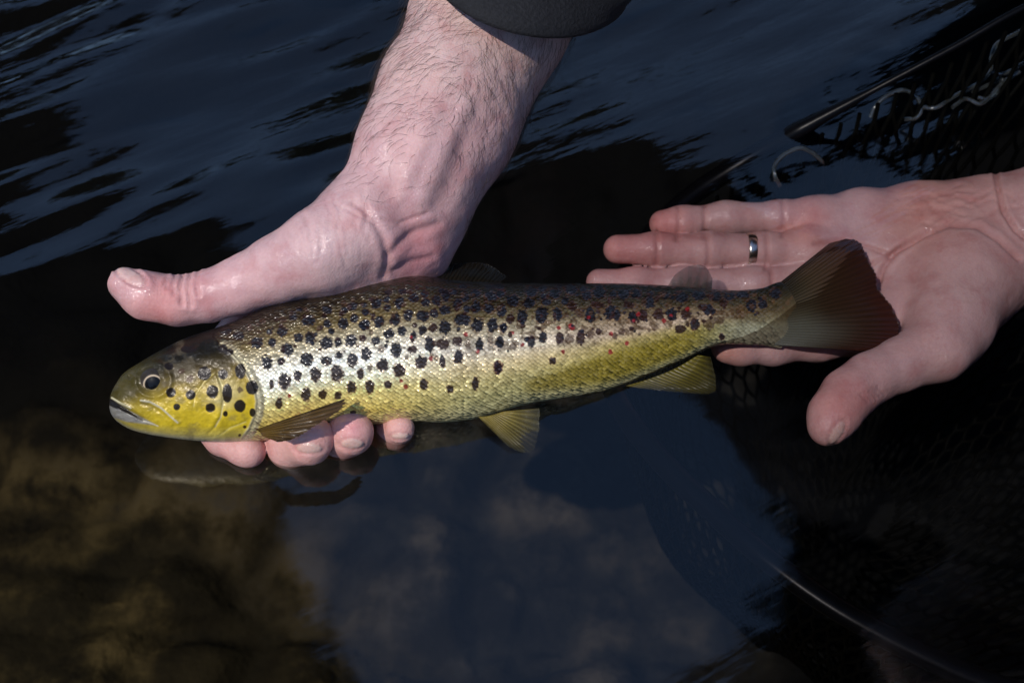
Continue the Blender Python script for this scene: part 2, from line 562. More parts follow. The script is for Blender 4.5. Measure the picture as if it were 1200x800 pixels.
def tree(base, top, clusters, label, seed, leaf=0.11, per=260):
    """a leaning trunk, limbs out to every clump, and leaves filling the clumps"""
    r = np.random.default_rng(seed)
    t = empty('overhanging_tree', tuple(base), label, 'tree', 'trees leaning over the river')
    base = np.array(base, float); top = np.array(top, float)
    mid = (base + top) / 2 + np.array([r.normal() * 0.2, r.normal() * 0.2, 0.3])
    path = spline([base - [0, 0, 0.4], mid, top], 14)
    V, F = tubes([path], [np.linspace(0.24, 0.09, 14)], 10)
    mesh('trunk', V, F, BARK, t)
    paths = []; rad = []
    for c, cr in clusters:
        c = np.array(c, float)
        i = int(np.argmin(np.linalg.norm(path[4:] - c, axis=1))) + 4
        m2 = (path[i] + c) / 2 + r.normal(size=3) * 0.12 + [0, 0, 0.1]
        lp = spline([path[i], m2, c], 8); paths.append(lp); rad.append(np.linspace(0.06, 0.015, 8))
        for _ in range(4):
            e = c + r.normal(size=3) * cr * 0.55
            paths.append(spline([lp[5], (lp[5] + e) / 2 + r.normal(size=3) * 0.06, e], 5)); rad.append(np.linspace(0.02, 0.006, 5))
    V, F = tubes(paths, rad, 5)
    mesh('limbs', V, F, BARK, t)
    cs = []; rs = []
    for c, cr in clusters:
        for _ in range(5):
            q = r.normal(size=3); q /= np.linalg.norm(q)
            cs.append(np.array(c) + q * cr * 0.5 * r.random()); rs.append(cr * (0.45 + 0.4 * r.random()))
    V, F = leaf_cloud(cs, rs, per, leaf, r)
    mesh('crown', V, F, LEAF, t, smooth_shade=False)
    return t

BARK = simple_mat('tree_bark', (0.05, 0.04, 0.03), 0.9, 0.4, 12, 0.2, 0.6, 0.02)
LEAF = leaf_material()
build_bed()
build_water()

def build_trees():
    tree((-3.6, 1.0, 0.1), (-2.6, 1.8, 4.4),
         [((-1.85, 3.3, 4.6), .65), ((-1.6, 2.6, 4.6), .6), ((-1.35, 2.0, 4.7), .6), ((-1.0, 1.45, 4.6), .55), ((-2.6, 3.5, 4.6), .8), ((-2.4, 2.5, 4.5), .8), ((-2.0, 1.5, 4.8), .8), ((-3.2, 2.6, 4.8), .9), ((-1.0, 0.9, 4.7), .6)],
         'dark leafy tree leaning in from the left bank', 21, 0.09, 900)
    tree((3.9, 0.8, 0.1), (2.9, 1.6, 4.2),
         [((1.62, 2.55, 4.6), .6), ((1.55, 1.95, 4.6), .55), ((1.3, 1.4, 4.7), .6), ((2.3, 2.9, 4.6), .7), ((2.3, 1.9, 4.6), .7), ((2.9, 3.9, 4.8), .75), ((3.2, 4.9, 4.8), .8), ((0.85, 1.25, 4.6), .4), ((1.2, 0.8, 4.6), .5), ((3.1, 2.6, 4.6), .8)],
         'dark leafy tree leaning in from the right bank', 22, 0.09, 900)
    tree((-6.5, 8.2, 0.8), (-6.2, 8.0, 5.2),
         [((-6.8, 8.0, 5.0), 1.4), ((-5.4, 7.8, 4.6), 1.3), ((-6.2, 8.2, 6.0), 1.2), ((-7.6, 8.2, 4.4), 1.3), ((-4.6, 8.0, 4.0), 1.2)],
         'tall dark tree far upstream on the left', 23, 0.2, 120)
    tree((-1.2, 9.6, 0.9), (-1.0, 9.4, 4.6),
         [((-1.6, 9.4, 4.6), 1.3), ((-0.2, 9.4, 4.2), 1.3), ((-1.0, 9.6, 5.8), 1.1), ((-2.6, 9.4, 3.8), 1.2)],
         'dark tree on the far bank in the middle', 24, 0.2, 120)
    tree((4.2, 9.4, 0.9), (4.3, 9.2, 4.8),
         [((3.6, 9.2, 4.6), 1.3), ((5.0, 9.2, 4.6), 1.4), ((4.3, 9.4, 6.0), 1.2), ((6.2, 9.2, 4.2), 1.3), ((2.4, 9.2, 3.4), 1.1)],
         'dark tree on the far bank to the right', 25, 0.2, 120)
    ring = [((-5.6, 0.6), 'unseen bushy tree on the left bank beside the leaning one, added to dim sky fill'), ((-4.8, -3.6), 'unseen bushy tree behind the viewer to the left, added to dim sky fill'), ((-0.8, -6.2), 'unseen bushy tree straight behind the viewer, added to dim sky fill'),
            ((3.4, -5.0), 'unseen bushy tree behind the viewer to the right, added to dim sky fill'), ((5.8, -1.6), 'unseen bushy tree on the right bank nearest the viewer, added to dim sky fill'), ((6.4, 3.4), 'unseen bushy tree on the right bank further off, added to dim sky fill')]
    for k, ((x, y), lab) in enumerate(ring):  # unseen trees added around the viewer to hold back sky fill light
        h = 2.1 if k in (1, 2) else 3.0
        tree((x, y, 0.3), (x, y, h), [((x - .9, y + .3, h * .62), 1.2), ((x + .9, y - .2, h * .66), 1.2), ((x, y + .5, h + .5), 1.2), ((x + .3, y - .6, h * .4), 1.1), ((x - 1.4, y - .3, h * .35), 1.1), ((x + 1.5, y + .2, h * .35), 1.1)], lab, 40 + k, 0.16, 130)
build_trees()

# ------------------------------------------------------------------ the trout
F_TOP = [(128, 472), (130, 461), (135, 451), (145, 437), (163, 425), (187, 411), (215, 397), (250, 385), (275, 376), (324, 356), (380, 344),
         (432, 331), (485, 323), (532, 328), (585, 331), (655, 332), (725, 332), (777, 334), (830, 338), (865, 340), (905, 336), (935, 330)]
F_BOT = [(128, 474), (130, 484), (138, 494), (156, 504), (187, 511), (240, 517), (292, 518), (325, 513), (387, 497), (440, 497), (485, 494), (520, 494.5), (560, 490),
         (620, 473), (690, 462), (725, 453), (795, 424), (840, 405), (885, 404), (905, 405), (935, 408)]
F_DEP = [(128, 0.044), (300, 0.034), (450, 0.026), (600, 0.018), (750, 0.006), (850, -0.005), (935, -0.012)]
F_WID = [(128, 0.0004), (132, 0.004), (145, 0.0075), (180, 0.0125), (240, 0.0175), (300, 0.020), (400, 0.022), (500, 0.022), (600, 0.0195), (700, 0.016), (800, 0.011), (870, 0.0065), (905, 0.0032), (935, 0.0001)]

def f_top(u): return interp(u, F_TOP) if False else interps(u, F_TOP)
def f_bot(u): return interps(u, F_BOT)
def f_dep(u): return interps(u, F_DEP)
def f_wid(u): return interps(u, F_WID)

SPOTS = []
def add_spots(ox, oy, s, rows):
    for r in rows:
        x, y, rx, ry = r[:4]; kind = r[4] if len(r) > 4 else 0
        SPOTS.append((ox + x / s, oy + y / s, rx / s, ry / s, kind))
# kinds: 0 black, 1 brown, 2 red, 3 faint brown, 4 head spot
add_spots(120, 380, 5.333, [(540,155,40,18,4),(415,262,22,18,4),(638,307,32,33,4),(753,312,25,25,4),(862,292,26,36,4),(935,393,30,34,4),(688,420,30,32,4),(780,430,24,46,4),(552,440,24,24,4),(428,425,24,24,4),
    (675,520,24,22,4),(860,510,28,30,4),(465,515,17,16,4),(495,293,16,14,3),(545,340,18,18,3),(850,72,28,22,4),(770,38,28,22,4),(752,150,24,19,4),(790,172,24,16,4),(768,558,12,14,4),(938,550,15,20,4),(858,408,16,14,3),(858,692,8,8,1),(890,640,10,8,1)])
add_spots(260, 330, 4.444, [(183,318,26,25),(262,318,18,22),(247,262,13,13),(315,258,25,24),(372,178,16,18),(345,350,25,28),(398,292,20,20),(460,292,22,26),(453,203,28,22),(548,147,20,17),(548,217,16,18),
    (632,217,23,25),(545,318,28,28),(605,315,16,22),(572,258,14,14),(672,307,25,27),(732,298,16,16),(690,193,17,20),(680,128,22,16),(742,225,21,22),(638,148,15,14),(740,120,14,12),(750,160,15,13),(232,422,24,32),(308,415,18,20),(440,405,27,32),
    (545,410,24,22),(610,382,20,16),(678,405,24,30),(395,487,18,26),(488,482,23,31),(602,478,27,36),(325,517,26,34),(258,532,10,22),(437,587,20,28),(525,587,20,20,1),(605,592,16,18),(675,550,20,26),(298,632,16,24),(352,592,10,12,2),(685,680,14,10,1),
    (510,240,14,12,3),(315,198,16,14,3),(210,205,14,12,3),(145,240,12,12,3)])
add_spots(420, 320, 4.444, [(32,268,24,22),(92,155,24,22),(148,135,14,14),(150,180,15,16),(212,152,22,20),(107,250,23,25),(190,240,22,28),(290,130,22,20),(260,217,20,24),(335,222,25,24),(350,150,18,18),(405,142,20,20),(455,115,16,26),(450,193,22,20),
    (395,210,18,18),(515,165,18,24),(555,125,16,20),(610,178,20,27),(610,105,22,17),(565,185,15,15),(690,120,26,20),(742,105,18,16),(675,185,22,20),(747,195,20,26),(540,242,34,26),(620,270,26,30),(697,270,24,30),(755,282,17,22),(450,282,24,32),
    (390,285,22,20,1),(335,297,18,20),(295,272,12,12,1),(285,325,16,20),(225,302,20,22),(160,315,24,22),(90,352,20,18),(20,340,18,16,3),(65,305,12,12,3),(40,418,24,30),(120,395,16,18,3),(193,398,25,32),(285,395,20,20,1),(372,370,22,34),(440,370,28,24,1),(513,355,22,22,1),
    (630,372,18,30),(737,360,20,26),(688,345,14,18,3),(125,477,24,28),(325,463,26,27),(438,458,15,26),(520,435,22,28),(213,505,27,28),(60,490,12,18,3),(12,525,15,24),(58,590,20,28),(155,580,16,18),(245,592,12,14,2),(340,577,19,22),(478,603,15,17),(610,573,14,26),(728,490,20,26),
    (560,318,12,14,2),(725,70,28,12),(680,70,16,10),(545,68,22,12),(345,108,16,14),(495,98,18,12),(230,95,18,12),(155,100,18,10),(35,205,16,14),(275,332,8,8,2),(250,440,10,14,3),(405,440,12,14,3),(570,380,12,16,3)])
add_spots(580, 310, 4.444, [(30,152,20,14),(80,280,17,24,1),(45,325,17,20),(95,190,26,24),(142,270,22,30),(192,140,26,22),(175,200,25,22),(243,262,28,32),(250,125,20,14),(312,150,23,22),(325,260,23,27),(258,165,16,14),(270,195,18,14),(335,110,14,10),(395,130,26,22),
    (365,190,16,16),(402,215,22,20,1),(478,160,22,20),(460,125,16,14),(495,262,21,34),(545,145,26,28),(545,212,22,14,1),(600,250,24,30),(635,265,16,24),(672,153,24,22),(615,155,16,16),(720,275,18,26),(740,150,18,20),(775,265,20,24,1),(700,210,24,14,1),(440,250,20,20,3),
    (400,325,16,16,2),(90,355,12,10,2),(188,400,18,24),(252,378,18,28),(95,425,18,18,3),(337,383,18,28,1),(390,385,20,22,3),(447,380,20,32,1),(500,365,18,18,3),(540,350,14,14,1),(600,455,13,13,2),(300,500,15,16),(20,535,18,26),(722,292,9,9,2),(660,350,14,14,3),(625,370,14,14,3),(125,320,14,14,3),(405,318,7,7,0)])
add_spots(740, 310, 4.444, [(20,150,20,20),(90,195,26,24),(95,150,16,12),(175,160,20,16),(262,168,28,20),(350,160,26,20),(435,160,28,22),(510,165,24,18),(580,155,26,16),(60,265,20,24,1),(140,258,24,24,1),(212,262,24,28),(285,260,22,20,1),(400,235,18,22),(370,222,20,14,1),
    (330,310,22,22),(255,335,26,20,1),(405,310,24,22,3),(455,290,22,18,3),(470,375,12,14),(625,215,22,26),(685,205,20,18),(750,150,22,22),(480,200,18,14,1),(205,268,9,9,2)])
add_spots(880, 260, 4.444, [(180,290,22,18),(60,300,20,16),(230,340,16,14,1)])

_r = np.random.default_rng(77)
for _ in range(190):                                     # small specks scattered between the big spots
    x_ = 285 + 620 * _r.random(); y0_, y1_ = float(f_top(x_)), float(f_bot(x_))
    y_ = y0_ + (y1_ - y0_) * (0.08 + 0.46 * _r.random() ** 1.2); q_ = 0.9 + 1.7 * _r.random()
    SPOTS.append((x_, y_, q_, q_ * (0.8 + 0.5 * _r.random()), (0, 1, 1, 3)[int(_r.integers(4))]))

for x_, y_ in ((612, 404), (655, 384), (690, 372), (716, 391), (748, 368), (778, 376), (806, 362), (560, 412), (505, 420), (470, 446), (735, 402), (660, 412)):
    SPOTS.append((x_, y_, 2.4, 2.6, 2))

def fish_colour(u, v, r, head):
    """skin colour of the trout: u along the body, v across, r 0 back .. 1 belly"""
    n1 = fbm(u / 9, v / 9, 40); n2 = fbm(u / 3.2, v / 3.2, 44, 3)
    def grad(stops):
        p = np.array([s[0] for s in stops]); c = np.array([s[1] for s in stops])
        return np.stack([np.interp(r, p, c[:, i]) for i in range(3)], -1)
    front = grad([(0, (.016, .010, .006)), (.08, (.030, .021, .009)), (.16, (.070, .052, .020)), (.26, (.18, .14, .058)), (.38, (.46, .42, .30)), (.50, (.84, .82, .73)), (.64, (.88, .85, .67)), (.76, (.86, .74, .30)), (.90, (.72, .58, .15)), (1, (.52, .46, .26))])
    mid = grad([(0, (.008, .006, .004)), (.10, (.018, .014, .007)), (.18, (.050, .038, .018)), (.27, (.15, .125, .062)), (.38, (.46, .41, .30)), (.50, (.78, .71, .60)), (.62, (.72, .60, .35)), (.74, (.56, .49, .22)), (.86, (.46, .44, .21)), (1, (.44, .44, .28))])
    rear = grad([(0, (.006, .005, .003)), (.14, (.020, .016, .008)), (.24, (.055, .042, .022)), (.34, (.17, .125, .075)), (.48, (.48, .38, .29)), (.58, (.38, .31, .12)), (.72, (.28, .24, .035)), (.88, (.30, .27, .07)), (1, (.38, .36, .22))])
    tail = grad([(0, (.006, .005, .003)), (.2, (.035, .027, .013)), (.42, (.080, .058, .028)), (.54, (.13, .11, .06)), (.68, (.20, .20, .14)), (1, (.22, .22, .17))])
    a = smooth(430, 560, u)[:, None]; b = smooth(600, 730, u)[:, None]; c = smooth(780, 880, u)[:, None]
    col = front * (1 - a) + mid * a
    col = col * (1 - b) + rear * b
    col = col * (1 - c) + tail * c
    # olive-gold flank behind the pelvic fin, with the shade edge there painted in
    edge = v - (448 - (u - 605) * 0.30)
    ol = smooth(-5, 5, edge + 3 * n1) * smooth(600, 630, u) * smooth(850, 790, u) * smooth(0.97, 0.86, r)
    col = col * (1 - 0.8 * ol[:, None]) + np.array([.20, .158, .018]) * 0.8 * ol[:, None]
    # head: olive crown, yellow cheek and gill cover, pale throat
    hd = grad([(0, (.006, .005, .003)), (.20, (.010, .008, .004)), (.32, (.050, .036, .010)), (.43, (.15, .11, .020)), (.58, (.40, .30, .036)), (.72, (.50, .38, .022)), (.86, (.52, .40, .020)), (.95, (.50, .42, .10)), (1, (.50, .48, .36))])
    snout = smooth(205, 140, u)[:, None]
    snout = snout * (0.55 + 0.4 * smooth(.62, .4, r)[:, None])
    hd = hd * (1 - snout) + np.array([.055, .046, .011]) * snout
    dust = smooth(.10, .6, fbm(u / 14, v / 10, 60) + 0.35 * smooth(40, 8, np.hypot(u - 213, v - 442)))[:, None]
    hd = hd * (1 - 0.45 * dust) + np.array([.13, .11, .075]) * 0.45 * dust
    gill = smooth(26, 6, np.hypot((u - 262) * 0.8, v - 462))[:, None]
    hd = hd * (1 - 0.5 * gill) + np.array([.50, .46, .27]) * 0.5 * gill
    # silver lower jaw and the white jaw-bone line
    jaw = smooth(1.5, -1.5, poly_dist(u, v, [(131, 478), (150, 487), (168, 493), (180, 497)]) - interp(u, [(128, 10), (150, 7), (180, 1)]))[:, None]
    hd = hd * (1 - 0.9 * jaw) + np.array([.15, .155, .165]) * (1 + 0.6 * fbm(u / 9, v / 3, 63))[:, None] * 0.9 * jaw
    for pts, w, cc, st in (([(131, 466), (141, 472), (153, 478)], 1.6, (.50, .48, .33), .9), ([(165, 469), (176, 471), (189, 478), (200, 488), (208, 495)], 1.6, (.46, .45, .34), .9),
                           ([(168, 493), (178, 496), (185, 499)], 1.2, (.55, .53, .42), .8),
                           ([(255, 438), (260, 452), (262, 470), (259, 488), (252, 500)], 1.4, (.55, .50, .26), .7), ([(250, 438), (238, 449), (229, 462), (227, 476)], 1.0, (.60, .52, .20), .6),
                           ([(255, 512), (270, 501), (288, 494)], 1.2, (.62, .54, .16), .8), ([(246, 516), (256, 510)], 1.0, (.6, .54, .2), .6)):
        k = smooth(w, w * 0.35, poly_dist(u, v, pts))[:, None] * st
        hd = hd * (1 - k) + np.array(cc) * k
    mth = smooth(4.4, 3.2, poly_dist(u, v, [(129, 471), (140, 477), (151, 483), (160, 488)]) + 0.10 * np.clip(u - 131, 0, 60))[:, None]  # gap of the open mouth: its cavity shade is painted on
    hd = hd * (1 - mth) + np.array([.012, .010, .009]) * mth
    col = hd * head[:, None] + col * (1 - head[:, None])
    # pale rim behind the gill cover
    rim = smooth(7.0, 4.0, poly_dist(u, v, [(q_[0] + 4, q_[1]) for q_ in GILL_RIM]))[:, None] * 0.85
    col = col * (1 - rim) + np.array([.50, .47, .33]) * rim
    seam = smooth(2.4, 1.0, poly_dist(u, v, GILL_RIM))[:, None] * 0.22
    col = col * (1 - seam) + np.array([.10, .085, .035]) * seam
    col = col * np.array([1.06, 1.0, .90])
    # fine mottling
    col = col * (1 + (0.10 + 0.16 * head) * n1 + 0.14 * n2)[:, None]
    col = col * (1 + (0.10 * vnoise(u / 1.7, v / 1.5, 77) * (1 - 0.6 * head))[:, None])
    # vermiculation between spots on the rear flank
    ver = smooth(.05, .35, fbm(u / 6.0, v / 6.0, 90, 3)) * smooth(440, 640, u) * smooth(.14, .24, r) * smooth(.62, .48, r) * 0.8
    col = col * (1 - ver[:, None]) + np.array([.085, .045, .018]) * ver[:, None]
    # spots; edges broken along the scales
    jag = 0.26 * vnoise(u / 2.6, v / 2.2, 101) + 0.12 * vnoise(u / 1.2, v / 1.1, 105)
    for x, y, rx, ry, kind in SPOTS:
        g_ = 1.0 if kind == 2 else 1.28 if kind == 4 else (1.22 if y < 380 else 1.16)
        rx, ry = rx * g_, ry * g_
        m = (np.abs(u - x) < rx * 2 + 5) & (np.abs(v - y) < ry * 2 + 5)
        if not m.any(): continue
        uu = u[m]; vv = v[m]
        q = np.hypot((uu - x) / rx, (vv - y) / ry) + (jag[m] if kind != 4 else 0.25 * jag[m])
        s = 2.0 / (rx + ry)                         # softness in spot radii
        core = smooth(1.02 + 0.55 * s, 1.02 - 0.55 * s, q)
        halo = smooth(1.75, 1.1, q) * (1 - core)
        base = col[m]
        if kind == 0:
            low = smooth(.50, .62, r[m])
            base = base * (1 + 0.32 * halo * smooth(.2, .38, r[m]))[:, None]
            redr = (smooth(1.35, 1.05, q) * (1 - smooth(1.0, .75, q)) * (0.25 + 0.6 * low))[:, None]
            base = base * (1 - redr * 0.8) + np.array([.12, .025, .018]) * redr * 0.8
            dark = np.stack([.010 + .010 * low, .009 + 0 * low, .013 - .004 * low], -1)
            k = core[:, None] * 0.97
        elif kind == 1:
            dark = np.array([.030, .011, .007]); k = core[:, None] * 0.96
        elif kind == 2:
            base = base * (1 + 0.12 * halo)[:, None]
            dark = np.array([.24, .012, .014]); k = core[:, None] * 0.92
        elif kind == 3:
            dark = np.array([.060, .028, .014]); k = core[:, None] * 0.78
        else:
            base = base * (1 + 0.15 * halo[:, None] * np.array([1, .8, .4]))
            dark = np.array([.012, .007, .005]); k = core[:, None] * 0.98
        col[m] = base * (1 - k) + dark * k
    return np.clip(col, 0.002, 0.9)

GILL_RIM = [(259, 405), (270, 412), (281, 424), (291, 440), (298, 456), (301, 470), (299, 486), (292, 503), (284, 514)]

def fish_material():
    m, nt, N, L, P = new_mat('trout_skin')
    c = attr(nt, 'skin')
    base_in = P.inputs['Base Color']
    sm = attr(nt, 'scales').outputs['Fac']
    uvn = attr(nt, 'grid_uv'); sep = N.new('ShaderNodeSeparateXYZ'); L.new(uvn.outputs['Vector'], sep.inputs[0])
    U, Vv = sep.outputs[0], sep.outputs[1]
    cmb = N.new('ShaderNodeCombineXYZ')
    L.new(math_node(nt, 'ADD', U, Vv), cmb.inputs[0]); L.new(math_node(nt, 'SUBTRACT', U, Vv), cmb.inputs[1])
    vor = N.new('ShaderNodeTexVoronoi'); vor.voronoi_dimensions = '2D'; vor.inputs['Scale'].default_value = 1.0; vor.inputs['Randomness'].default_value = 0.42
    L.new(cmb.outputs[0], vor.inputs['Vector'])
    loc = N.new('ShaderNodeSeparateXYZ'); L.new(vmath(nt, 'SUBTRACT', cmb.outputs[0], vor.outputs['Position']), loc.inputs[0])
    lx = math_node(nt, 'MULTIPLY', math_node(nt, 'ADD', loc.outputs[0], loc.outputs[1]), 0.7)
    ly = math_node(nt, 'MULTIPLY', math_node(nt, 'SUBTRACT', loc.outputs[0], loc.outputs[1]), 0.7)
    rs = N.new('ShaderNodeSeparateColor'); L.new(vor.outputs['Color'], rs.inputs[0])
    # every scale has its own shade, darker towards its rear edge
    shade = math_node(nt, 'ADD', math_node(nt, 'MULTIPLY', rs.outputs[2], 0.34), math_node(nt, 'MULTIPLY', vor.outputs['Distance'], -0.45))
    shade = math_node(nt, 'ADD', math_node(nt, 'MULTIPLY', math_node(nt, 'ADD', shade, 0.04), sm), 1.0)
    L.new(vmath(nt, 'SCALE', c.outputs['Color'], None, shade), base_in)
    geo = N.new('ShaderNodeNewGeometry')
    Nn = geo.outputs['Normal']
    axis = (0.97, 0.17, -0.17)
    B = vmath(nt, 'NORMALIZE', vmath(nt, 'CROSS_PRODUCT', Nn, axis))
    T = vmath(nt, 'CROSS_PRODUCT', B, Nn)
    tilt_x = math_node(nt, 'ADD', math_node(nt, 'MULTIPLY', lx, 0.50), math_node(nt, 'MULTIPLY', math_node(nt, 'SUBTRACT', rs.outputs[0], 0.5), 0.40))
    tilt_y = math_node(nt, 'ADD', math_node(nt, 'MULTIPLY', ly, 0.60), math_node(nt, 'MULTIPLY', math_node(nt, 'SUBTRACT', rs.outputs[1], 0.5), 0.55))
    gl = attr(nt, 'glint').outputs['Fac']
    tilt_y = math_node(nt, 'MULTIPLY', tilt_y, math_node(nt, 'ADD', math_node(nt, 'MULTIPLY', gl, 2.6), 1.0))
    tilt_x = math_node(nt, 'MULTIPLY', tilt_x, sm); tilt_y = math_node(nt, 'MULTIPLY', tilt_y, sm)
    N2 = vmath(nt, 'ADD', Nn, vmath(nt, 'ADD', vmath(nt, 'SCALE', T, None, tilt_x), vmath(nt, 'SCALE', B, None, tilt_y)))
    N2 = vmath(nt, 'NORMALIZE', N2)
    nb = bump(nt, noise(nt, 420.0, 4, 0.6), 0.40, 0.0008, N2)
    L.new(nb, P.inputs['Normal'])
    L.new(attr(nt, 'silver').outputs['Fac'], P.inputs['Metallic'])
    P.inputs['Roughness'].default_value = 0.36
    P.inputs['Specular IOR Level'].default_value = 0.22
    P.inputs['Coat Weight'].default_value = 0.40
    P.inputs['Coat Roughness'].default_value = 0.09
    L.new(math_node(nt, 'ADD', math_node(nt, 'MULTIPLY', sm, 0.62), 0.12), P.inputs['Coat Weight'])
    P.inputs['Coat IOR'].default_value = 1.45
    P.inputs['Coat Tint'].default_value = (1.0, 0.96, 0.86, 1)
    L.new(nb, P.inputs['Coat Normal'])
    return m

def fin_material():
    m, nt, N, L, P = new_mat('trout_fin')
    L.new(attr(nt, 'skin').outputs['Color'], P.inputs['Base Color'])
    L.new(attr(nt, 'solid').outputs['Fac'], P.inputs['Alpha'])
    P.inputs['Roughness'].default_value = 0.3
    P.inputs['Specular IOR Level'].default_value = 0.2
    P.inputs['Coat Weight'].default_value = 0.05
    P.inputs['Coat Roughness'].default_value = 0.2
    return m

def fin(name, base, tip, dbase, dtip, rays, parent, colour, solid=(1.0, 0.9), edge_n=0.0, depth_wave=0.0006, nu=90, nv=40, bulge=0.0):
    """a thin two-sided fin between a base line and an outer edge (both run front to back)"""
    A = spline([(p[0], p[1]) for p in base], nu); Bq = spline([(p[0], p[1]) for p in tip], nu)
    a = np.linspace(0, 1, nu)[:, None]; b = np.linspace(0, 1, nv)[None, :]
    if edge_n:
        wob = 1 + edge_n * vnoise(np.arange(nu) * 0.9, np.zeros(nu), 13)
        Bq = A + (Bq - A) * wob[:, None]
    U = A[:, 0:1] * (1 - b) + Bq[:, 0:1] * b
    Vv = A[:, 1:2] * (1 - b) + Bq[:, 1:2] * b
    d0 = np.interp(a[:, 0], np.linspace(0, 1, len(dbase)), dbase)[:, None]; d1 = np.interp(a[:, 0], np.linspace(0, 1, len(dtip)), dtip)[:, None]
    ray = np.cos(2 * np.pi * rays * a) ** 2
    D = d0 * (1 - b) + d1 * b + bulge * np.sin(np.pi * b) + depth_wave * (ray - 0.5) * np.sin(np.pi * np.clip(b * 1.1, 0, 1)) + 0.0010 * depth_wave / 0.0006 * vnoise(a * 5 + 0 * b, b * 3 + 0 * a, 31)
    th = (0.0011 * (1 - b) + 0.00035 * b) * (0.6 + 0.6 * ray)
    P0 = M(U, Vv, D + th / 2).reshape(-1, 3); P1 = M(U, Vv, D - th / 2).reshape(-1, 3)
    F0 = grid_faces(nu, nv); n = nu * nv
    Vx = np.vstack([P0, P1]); Fx = np.vstack([F0[:, ::-1], F0 + n])
    rim = list(range(0, nv)) + [i * nv + nv - 1 for i in range(1, nu)] + [(nu - 1) * nv + j for j in range(nv - 2, -1, -1)] + [i * nv for i in range(nu - 2, 0, -1)]
    rim = np.array(rim); r2 = np.roll(rim, -1)
    Fx = np.vstack([Fx, np.stack([rim, r2, r2 + n, rim + n], -1)])
    av = (a + 0 * b).ravel(); bv = (b + 0 * a).ravel(); rv = (ray + 0 * b).ravel()
    c = colour(av, bv, rv, U.ravel(), Vv.ravel()); c = np.clip(c, 0.001, 0.9)
    s = solid[0] * (1 - bv) + solid[1] * bv; s = np.clip(s * (0.85 + 0.25 * rv), 0, 1)
    return mesh(name, Vx, Fx, FIN, parent, attrs={'skin': np.vstack([c, c]), 'solid': np.concatenate([s, s])})

FIN = fin_material()

def fish_disp(u, v):
    """bony relief of the head, metres along the outward side"""
    h = 0 * u
    # gill cover plate stands proud of the body behind it
    inside = smooth(1.6, -1.6, u - interp(v, [(395, 250), (405, 259), (412, 270), (424, 281), (440, 291), (456, 298), (470, 301), (486, 299), (503, 292), (514, 284), (520, 278)]))
    h = h + 0.0013 * inside * smooth(225, 262, u) * 0.6
    h = h + 0.0006 * smooth(7, 2, poly_dist(u, v, [(p[0] + 3, p[1]) for p in GILL_RIM]))
    for pts, w, a in (([(255, 438), (260, 452), (262, 470), (259, 488), (252, 500), (244, 508)], 1.6, -0.0006), ([(251, 438), (256, 452), (258, 470), (255, 488), (248, 500)], 3.0, 0.0004),
                      ([(250, 438), (238, 449), (229, 462), (227, 476)], 1.4, -0.0004), ([(255, 512), (270, 501), (288, 494)], 1.6, -0.0005), ([(246, 516), (256, 510), (272, 503)], 3.0, 0.0004),
                      ([(165, 469), (176, 471), (189, 478), (200, 488), (208, 495)], 2.6, 0.0008), ([(166, 473), (176, 475), (188, 482), (198, 491)], 2.0, -0.0007),
                      ([(131, 470), (140, 475.5), (151, 481), (158, 485), (168, 491)], 2.0, -0.0022), ([(131, 466), (141, 472), (153, 478)], 2.2, 0.0006), ([(132, 484), (150, 489), (170, 496)], 4.0, 0.0006)):
        h = h + 0.6 * a * np.exp(-(poly_dist(u, v, pts) / (w * 1.15)) ** 2)
    # orbit
    e = np.hypot((u - 179), (v - 445) * 1.05)
    h = h - 0.0012 * np.exp(-(e / 13) ** 2) + 0.0009 * np.exp(-((e - 21) / 3.5) ** 2)
    # nostril
    h = h - 0.0009 * np.exp(-(np.hypot((u - 152), (v - 441)) / 2.2) ** 2)
    h = h + 0.0005 * fbm(u / 12, v / 10, 61) * smooth(300, 250, u)
    return h * 1.0

